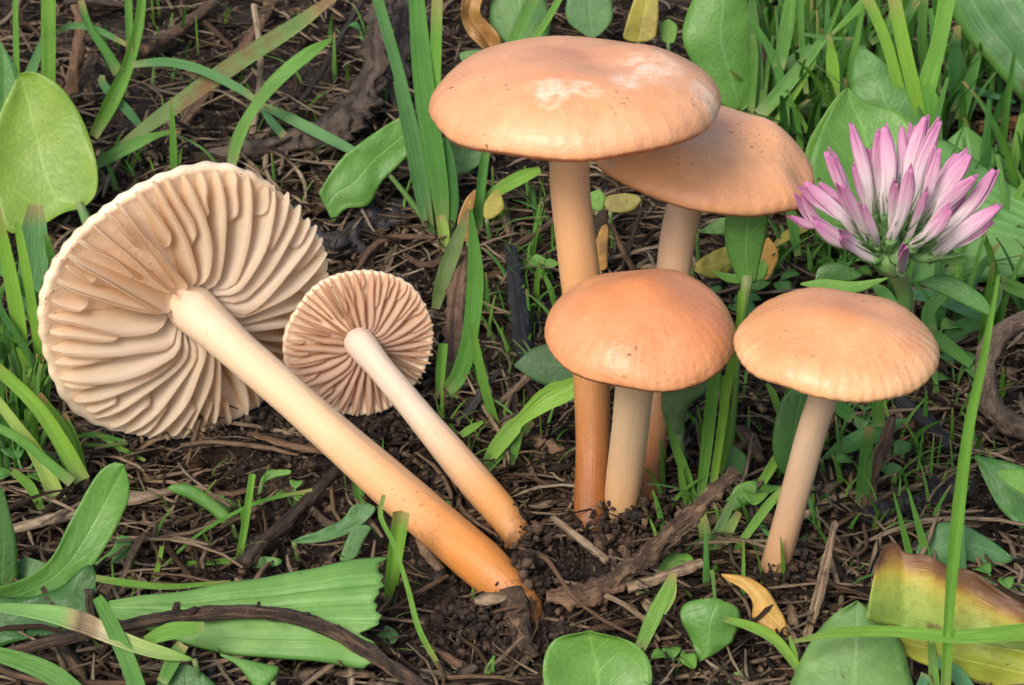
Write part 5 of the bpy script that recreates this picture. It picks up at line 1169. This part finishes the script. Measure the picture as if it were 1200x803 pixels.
# ------------------------------------------------------------------ loose litter, crumbs and background grass (nobody could count these)
def ico():
    p = (1 + 5 ** .5) / 2
    v = np.array([(-1, p, 0), (1, p, 0), (-1, -p, 0), (1, -p, 0), (0, -1, p), (0, 1, p), (0, -1, -p), (0, 1, -p), (p, 0, -1), (p, 0, 1), (-p, 0, -1), (-p, 0, 1)], float)
    f = np.array([(0, 11, 5), (0, 5, 1), (0, 1, 7), (0, 7, 10), (0, 10, 11), (1, 5, 9), (5, 11, 4), (11, 10, 2), (10, 7, 6), (7, 1, 8), (3, 9, 4), (3, 4, 2), (3, 2, 6), (3, 6, 8), (3, 8, 9), (4, 9, 5), (2, 4, 11), (6, 2, 10), (8, 6, 7), (9, 8, 1)])
    return v / np.linalg.norm(v[0]), f

def spread_xy(n, margin=60):
    """random ground points seen in the frame, a little beyond it too"""
    u = rng.uniform(-margin, 1200 + margin, n); v = 860 - 900 * rng.beta(1.05, 1.0, n)
    d = FWD[None] * FPX + RIGHT[None] * (u - 600)[:, None] + UP[None] * (401.5 - v)[:, None]
    t = (0 - EYE[2]) / d[:, 2]; p = EYE[None] + d * t[:, None]
    for _ in range(6):
        z = gh(p[:, 0], p[:, 1]); t = (z - EYE[2]) / d[:, 2]; p = EYE[None] + d * t[:, None]
    return p, u, v

def crumbs(name, n, lo, hi, label, region=None, m=CRUMB, lift=0.0):
    p, u, v = spread_xy(n)
    if region is not None:
        keep = region(u, v); p = p[keep]
    n = len(p); iv, jf = ico()
    sz = lo * (hi / lo) ** (rng.random(n) ** 2.2)
    V = iv[None] * (1 + rng.uniform(-.55, .5, (n, 12, 1))) * sz[:, None, None] * rng.uniform(.55, 1.25, (n, 1, 3))
    a = rng.uniform(0, 6.28, n); ca, sa = np.cos(a)[:, None], np.sin(a)[:, None]
    X = V[:, :, 0] * ca - V[:, :, 1] * sa; Y = V[:, :, 0] * sa + V[:, :, 1] * ca
    z = rough_ground(p[:, 0], p[:, 1]) + sz * .35 + rng.uniform(0, 1, n) ** 3 * lift
    V = np.stack([X + p[:, 0, None], Y + p[:, 1, None], V[:, :, 2] + z[:, None]], -1)
    U = np.zeros((n, 12, 3)); U[:, :, 0] = rng.random((n, 1)); U[:, :, 1] = iv[None, :, 2] * .5 + .5; U[:, :, 2] = rng.random((n, 1)) * .998
    F = (jf[None] + (np.arange(n) * 12)[:, None, None]).reshape(-1, 3)
    mesh_obj(name, V.reshape(-1, 3), F, m, uvw=U.reshape(-1, 3), smooth=False, label=label, kind='stuff')

def in_soil(u, v):
    k = ((u > 250) & (u < 560) & (v > 470) & (v < 720)) | ((u > 480) & (u < 960) & (v > 560) & (v < 810)) | ((u > 60) & (u < 480) & (v > 560))
    return k | (rng.random(len(u)) < .5)
crumbs('soil_crumbs', 36000, .014, .08, 'loose dark soil crumbs scattered over the ground', in_soil, lift=.12)
crumbs('soil_clods', 5200, .045, .13, 'rough dark soil clods heaped around the stem bases', in_soil, lift=.10)

def heap(name, label, spots, n, lo, hi):
    V, F, U = [], [], []; o = 0; iv, jf = ico()
    for (u, v, rpx, hz) in spots:
        c = G(u, v); r = rpx / ppc(c)
        for i in range(n):
            a = random.uniform(0, 6.28); d = r * math.sqrt(random.random()) * 1.15; s = lo * (hi / lo) ** (random.random() ** 2)
            z = hz * max(0, 1 - (d / r) ** 2) * random.random()
            q = iv * (1 + rng.uniform(-.55, .5, (12, 1))) * s * rng.uniform(.5, 1.4, (1, 3))
            x, y = c[0] + math.cos(a) * d, c[1] + math.sin(a) * d * .8
            V.append(q + np.array([x, y, max(float(gh(x, y)) - .25, float(rough_ground(np.array(x), np.array(y)))) + z]))
            W = np.zeros((12, 3)); W[:, 0] = random.random(); W[:, 1] = iv[:, 2]; W[:, 2] = random.random() * .99; U.append(W); F.append(jf + o); o += 12
    mesh_obj(name, np.vstack(V), np.vstack(F), CRUMB, uvw=np.vstack(U), smooth=False, label=label, kind='stuff')
heap('stem_base_soil', 'crumbly dark soil heaped around the mushroom stem bases', [(905, 695, 60, .5), (935, 680, 45, .6), (700, 620, 75, .4), (770, 615, 60, .6), (625, 640, 45, .5), (640, 690, 60, .55), (610, 700, 40, .75), (600, 622, 32, .6), (585, 705, 25, .5), (560, 735, 60, .3), (440, 520, 50, .45), (95, 585, 35, .4)], 900, .018, .085)

def straws(name, n, label, lmin, lmax, wmin, wmax, lift, region=None, m=DRY, flat=.45):
    p, u, v = spread_xy(n)
    if region is not None: p = p[region(u, v)]
    n = len(p); ns, k = 6, 4
    L = lmin * (lmax / lmin) ** (rng.random(n) ** 1.6); W = rng.uniform(wmin, wmax, n) * np.sqrt(L / lmax + .25)
    a = rng.uniform(0, 6.28, n); tilt = rng.normal(0, .16, n); cv = rng.normal(0, .35, n); cz = rng.normal(0, .12, n)
    s = np.linspace(-.5, .5, ns)
    D = np.stack([np.cos(a), np.sin(a), tilt], -1); Sd = np.stack([-np.sin(a), np.cos(a), np.zeros(n)], -1); Z = np.array([0, 0, 1.0])
    Cn = p[:, None, :] * np.array([1, 1, 0]) + D[:, None, :] * (s[None, :, None] * L[:, None, None]) + Sd[:, None, :] * ((s ** 2)[None, :, None] * (cv * L)[:, None, None]) - Z * ((s ** 2)[None, :, None] * (np.abs(cz) * L)[:, None, None])
    hz = rough_ground(p[:, 0], p[:, 1]) + rng.random(n) ** 1.7 * lift + .03
    Cn[:, :, 2] += hz[:, None]
    Cn += rng.normal(0, .012, Cn.shape)
    an = np.linspace(0, 2 * math.pi, k, endpoint=False) + .3
    prof = np.array([.55, 1, 1.05, .95, .9, .4])
    V = Cn[:, :, None, :] + (Sd[:, None, None, :] * np.cos(an)[None, None, :, None] + Z * (np.sin(an) * flat)[None, None, :, None]) * (W[:, None, None, None] * prof[None, :, None, None])
    V = V + rng.normal(0, 1, V.shape) * (W * .12)[:, None, None, None]
    U = np.zeros(V.shape); U[..., 0] = (np.arange(k) / k)[None, None, :]; U[..., 1] = (s + .5)[None, :, None] * 1.5; U[..., 2] = (rng.random(n) * .998)[:, None, None]
    g = grid_faces(ns, k, True)
    F = (g[None] + (np.arange(n) * ns * k)[:, None, None]).reshape(-1, 4)
    mesh_obj(name, V.reshape(-1, 3), F, m, uvw=U.reshape(-1, 3), label=label, kind='stuff')

def not_bare(u, v):
    bare = ((u > 250) & (u < 520) & (v > 480) & (v < 700)) | ((u > 480) & (u < 760) & (v > 620) & (v < 800))
    return (~bare | (rng.random(len(u)) < .12)) & (vnoise(u * .014, v * .022, 9) + .35 * vnoise(u * .05, v * .08, 8) + rng.uniform(-.12, .12, len(u)) > .42)
straws('dry_litter', 13000, 'tangle of dry brown grass litter covering the soil', .25, 2.4, .016, .055, .36, not_bare)
straws('fine_litter', 15000, 'fine short plant fibres mixed into the soil', .08, .6, .008, .024, .22, lambda u, v: not_bare(u, v) | (rng.random(len(u)) < .4))
straws('long_litter', 1500, 'long pale dead grass stems strewn over the litter', .8, 3.0, .025, .06, .42, not_bare, m=STRAW)
straws('broad_litter', 1500, 'flat brown leaf scraps lying among the litter', .4, 1.6, .06, .16, .22, not_bare, flat=.16)

def back_grass(name, n, label, boxes, m, lmin, lmax, wd, lean=.5):
    V, F, U = [], [], []; o = 0
    for i in range(n):
        b = boxes[i % len(boxes)]
        p = G(random.uniform(b[0], b[2]), random.uniform(b[1], b[3]), -.1)
        L = random.uniform(lmin, lmax); a = random.uniform(0, 6.28); dr = np.array([math.cos(a), math.sin(a), 0.0]); ln = random.uniform(.1, 1) * lean
        side = np.array([-dr[1], dr[0], 0]) if random.random() < .5 else unit(RIGHT + rng.normal(0, .4, 3) * np.array([1, 1, 0])); w0 = wd * random.uniform(.6, 1.3)
        ns = 9; t = np.linspace(0, 1, ns); sd = random.uniform(0, 9)
        C = p[None] + dr[None] * (ln * L * t ** 1.8)[:, None] + np.array([0, 0, 1.0])[None] * (L * (t - .45 * ln * t ** 2.2))[:, None]
        wv = w0 * np.clip(1.15 - t, .03, 1) ** .6 * np.clip(.55 + t * 2, 0, 1)
        for j in range(ns):
            for q, sgn in enumerate((-1, 0, 1)):
                V.append(C[j] + side * wv[j] * .5 * sgn + dr * (.25 * wv[j] * abs(sgn))); U.append((.5 + sgn * .5, t[j], sd))
        F.append(grid_faces(ns, 3) + o); o += ns * 3
    mesh_obj(name, V, np.vstack(F), m, uvw=U, label=label, kind='stuff')
RB = [(930, 30, 1280, 150), (860, -60, 1280, 60), (1040, 150, 1280, 420), (880, 60, 1000, 200)]
LB = [(-80, 400, 55, 570)]
back_grass('background_grass', 260, 'dense thin green grass behind the clover and leaves', RB, GM['g2'], .9, 3.2, .17)
back_grass('shade_grass', 200, 'dark green grass filling the shade behind the leaves', RB, GM['g4'], .7, 2.6, .19, .8)
back_grass('edge_grass', 110, 'dense green grass at the edge beside the large fallen cap', LB, GM['g2'], .7, 1.7, .12)
back_grass('edge_shade_grass', 90, 'dark thin grass low beside the large fallen cap', LB, GM['g4'], .6, 1.5, .12, .8)
SP = [(60, 560, 560, 800), (500, 430, 660, 560), (760, 480, 1000, 720), (980, 480, 1190, 640), (560, 240, 660, 440), (120, 20, 480, 260)]
back_grass('sprouts', 340, 'fine short grass sprouts dotted over the soil', SP, GM['g1'], .25, 1.0, .06, .9)
back_grass('low_weeds', 230, 'low dark green weed shoots dotted among the litter', SP[2:] + [(900, 300, 1000, 340)], GM['g2'], .4, 1.3, .10, .9)
back_grass('far_grass', 500, 'open grass growing beyond the litter', [(-700, -150, -120, 500), (1290, -150, 1900, 560), (-300, -330, 1500, -60)], GM['g2'], 1.5, 4.5, .25, .7)
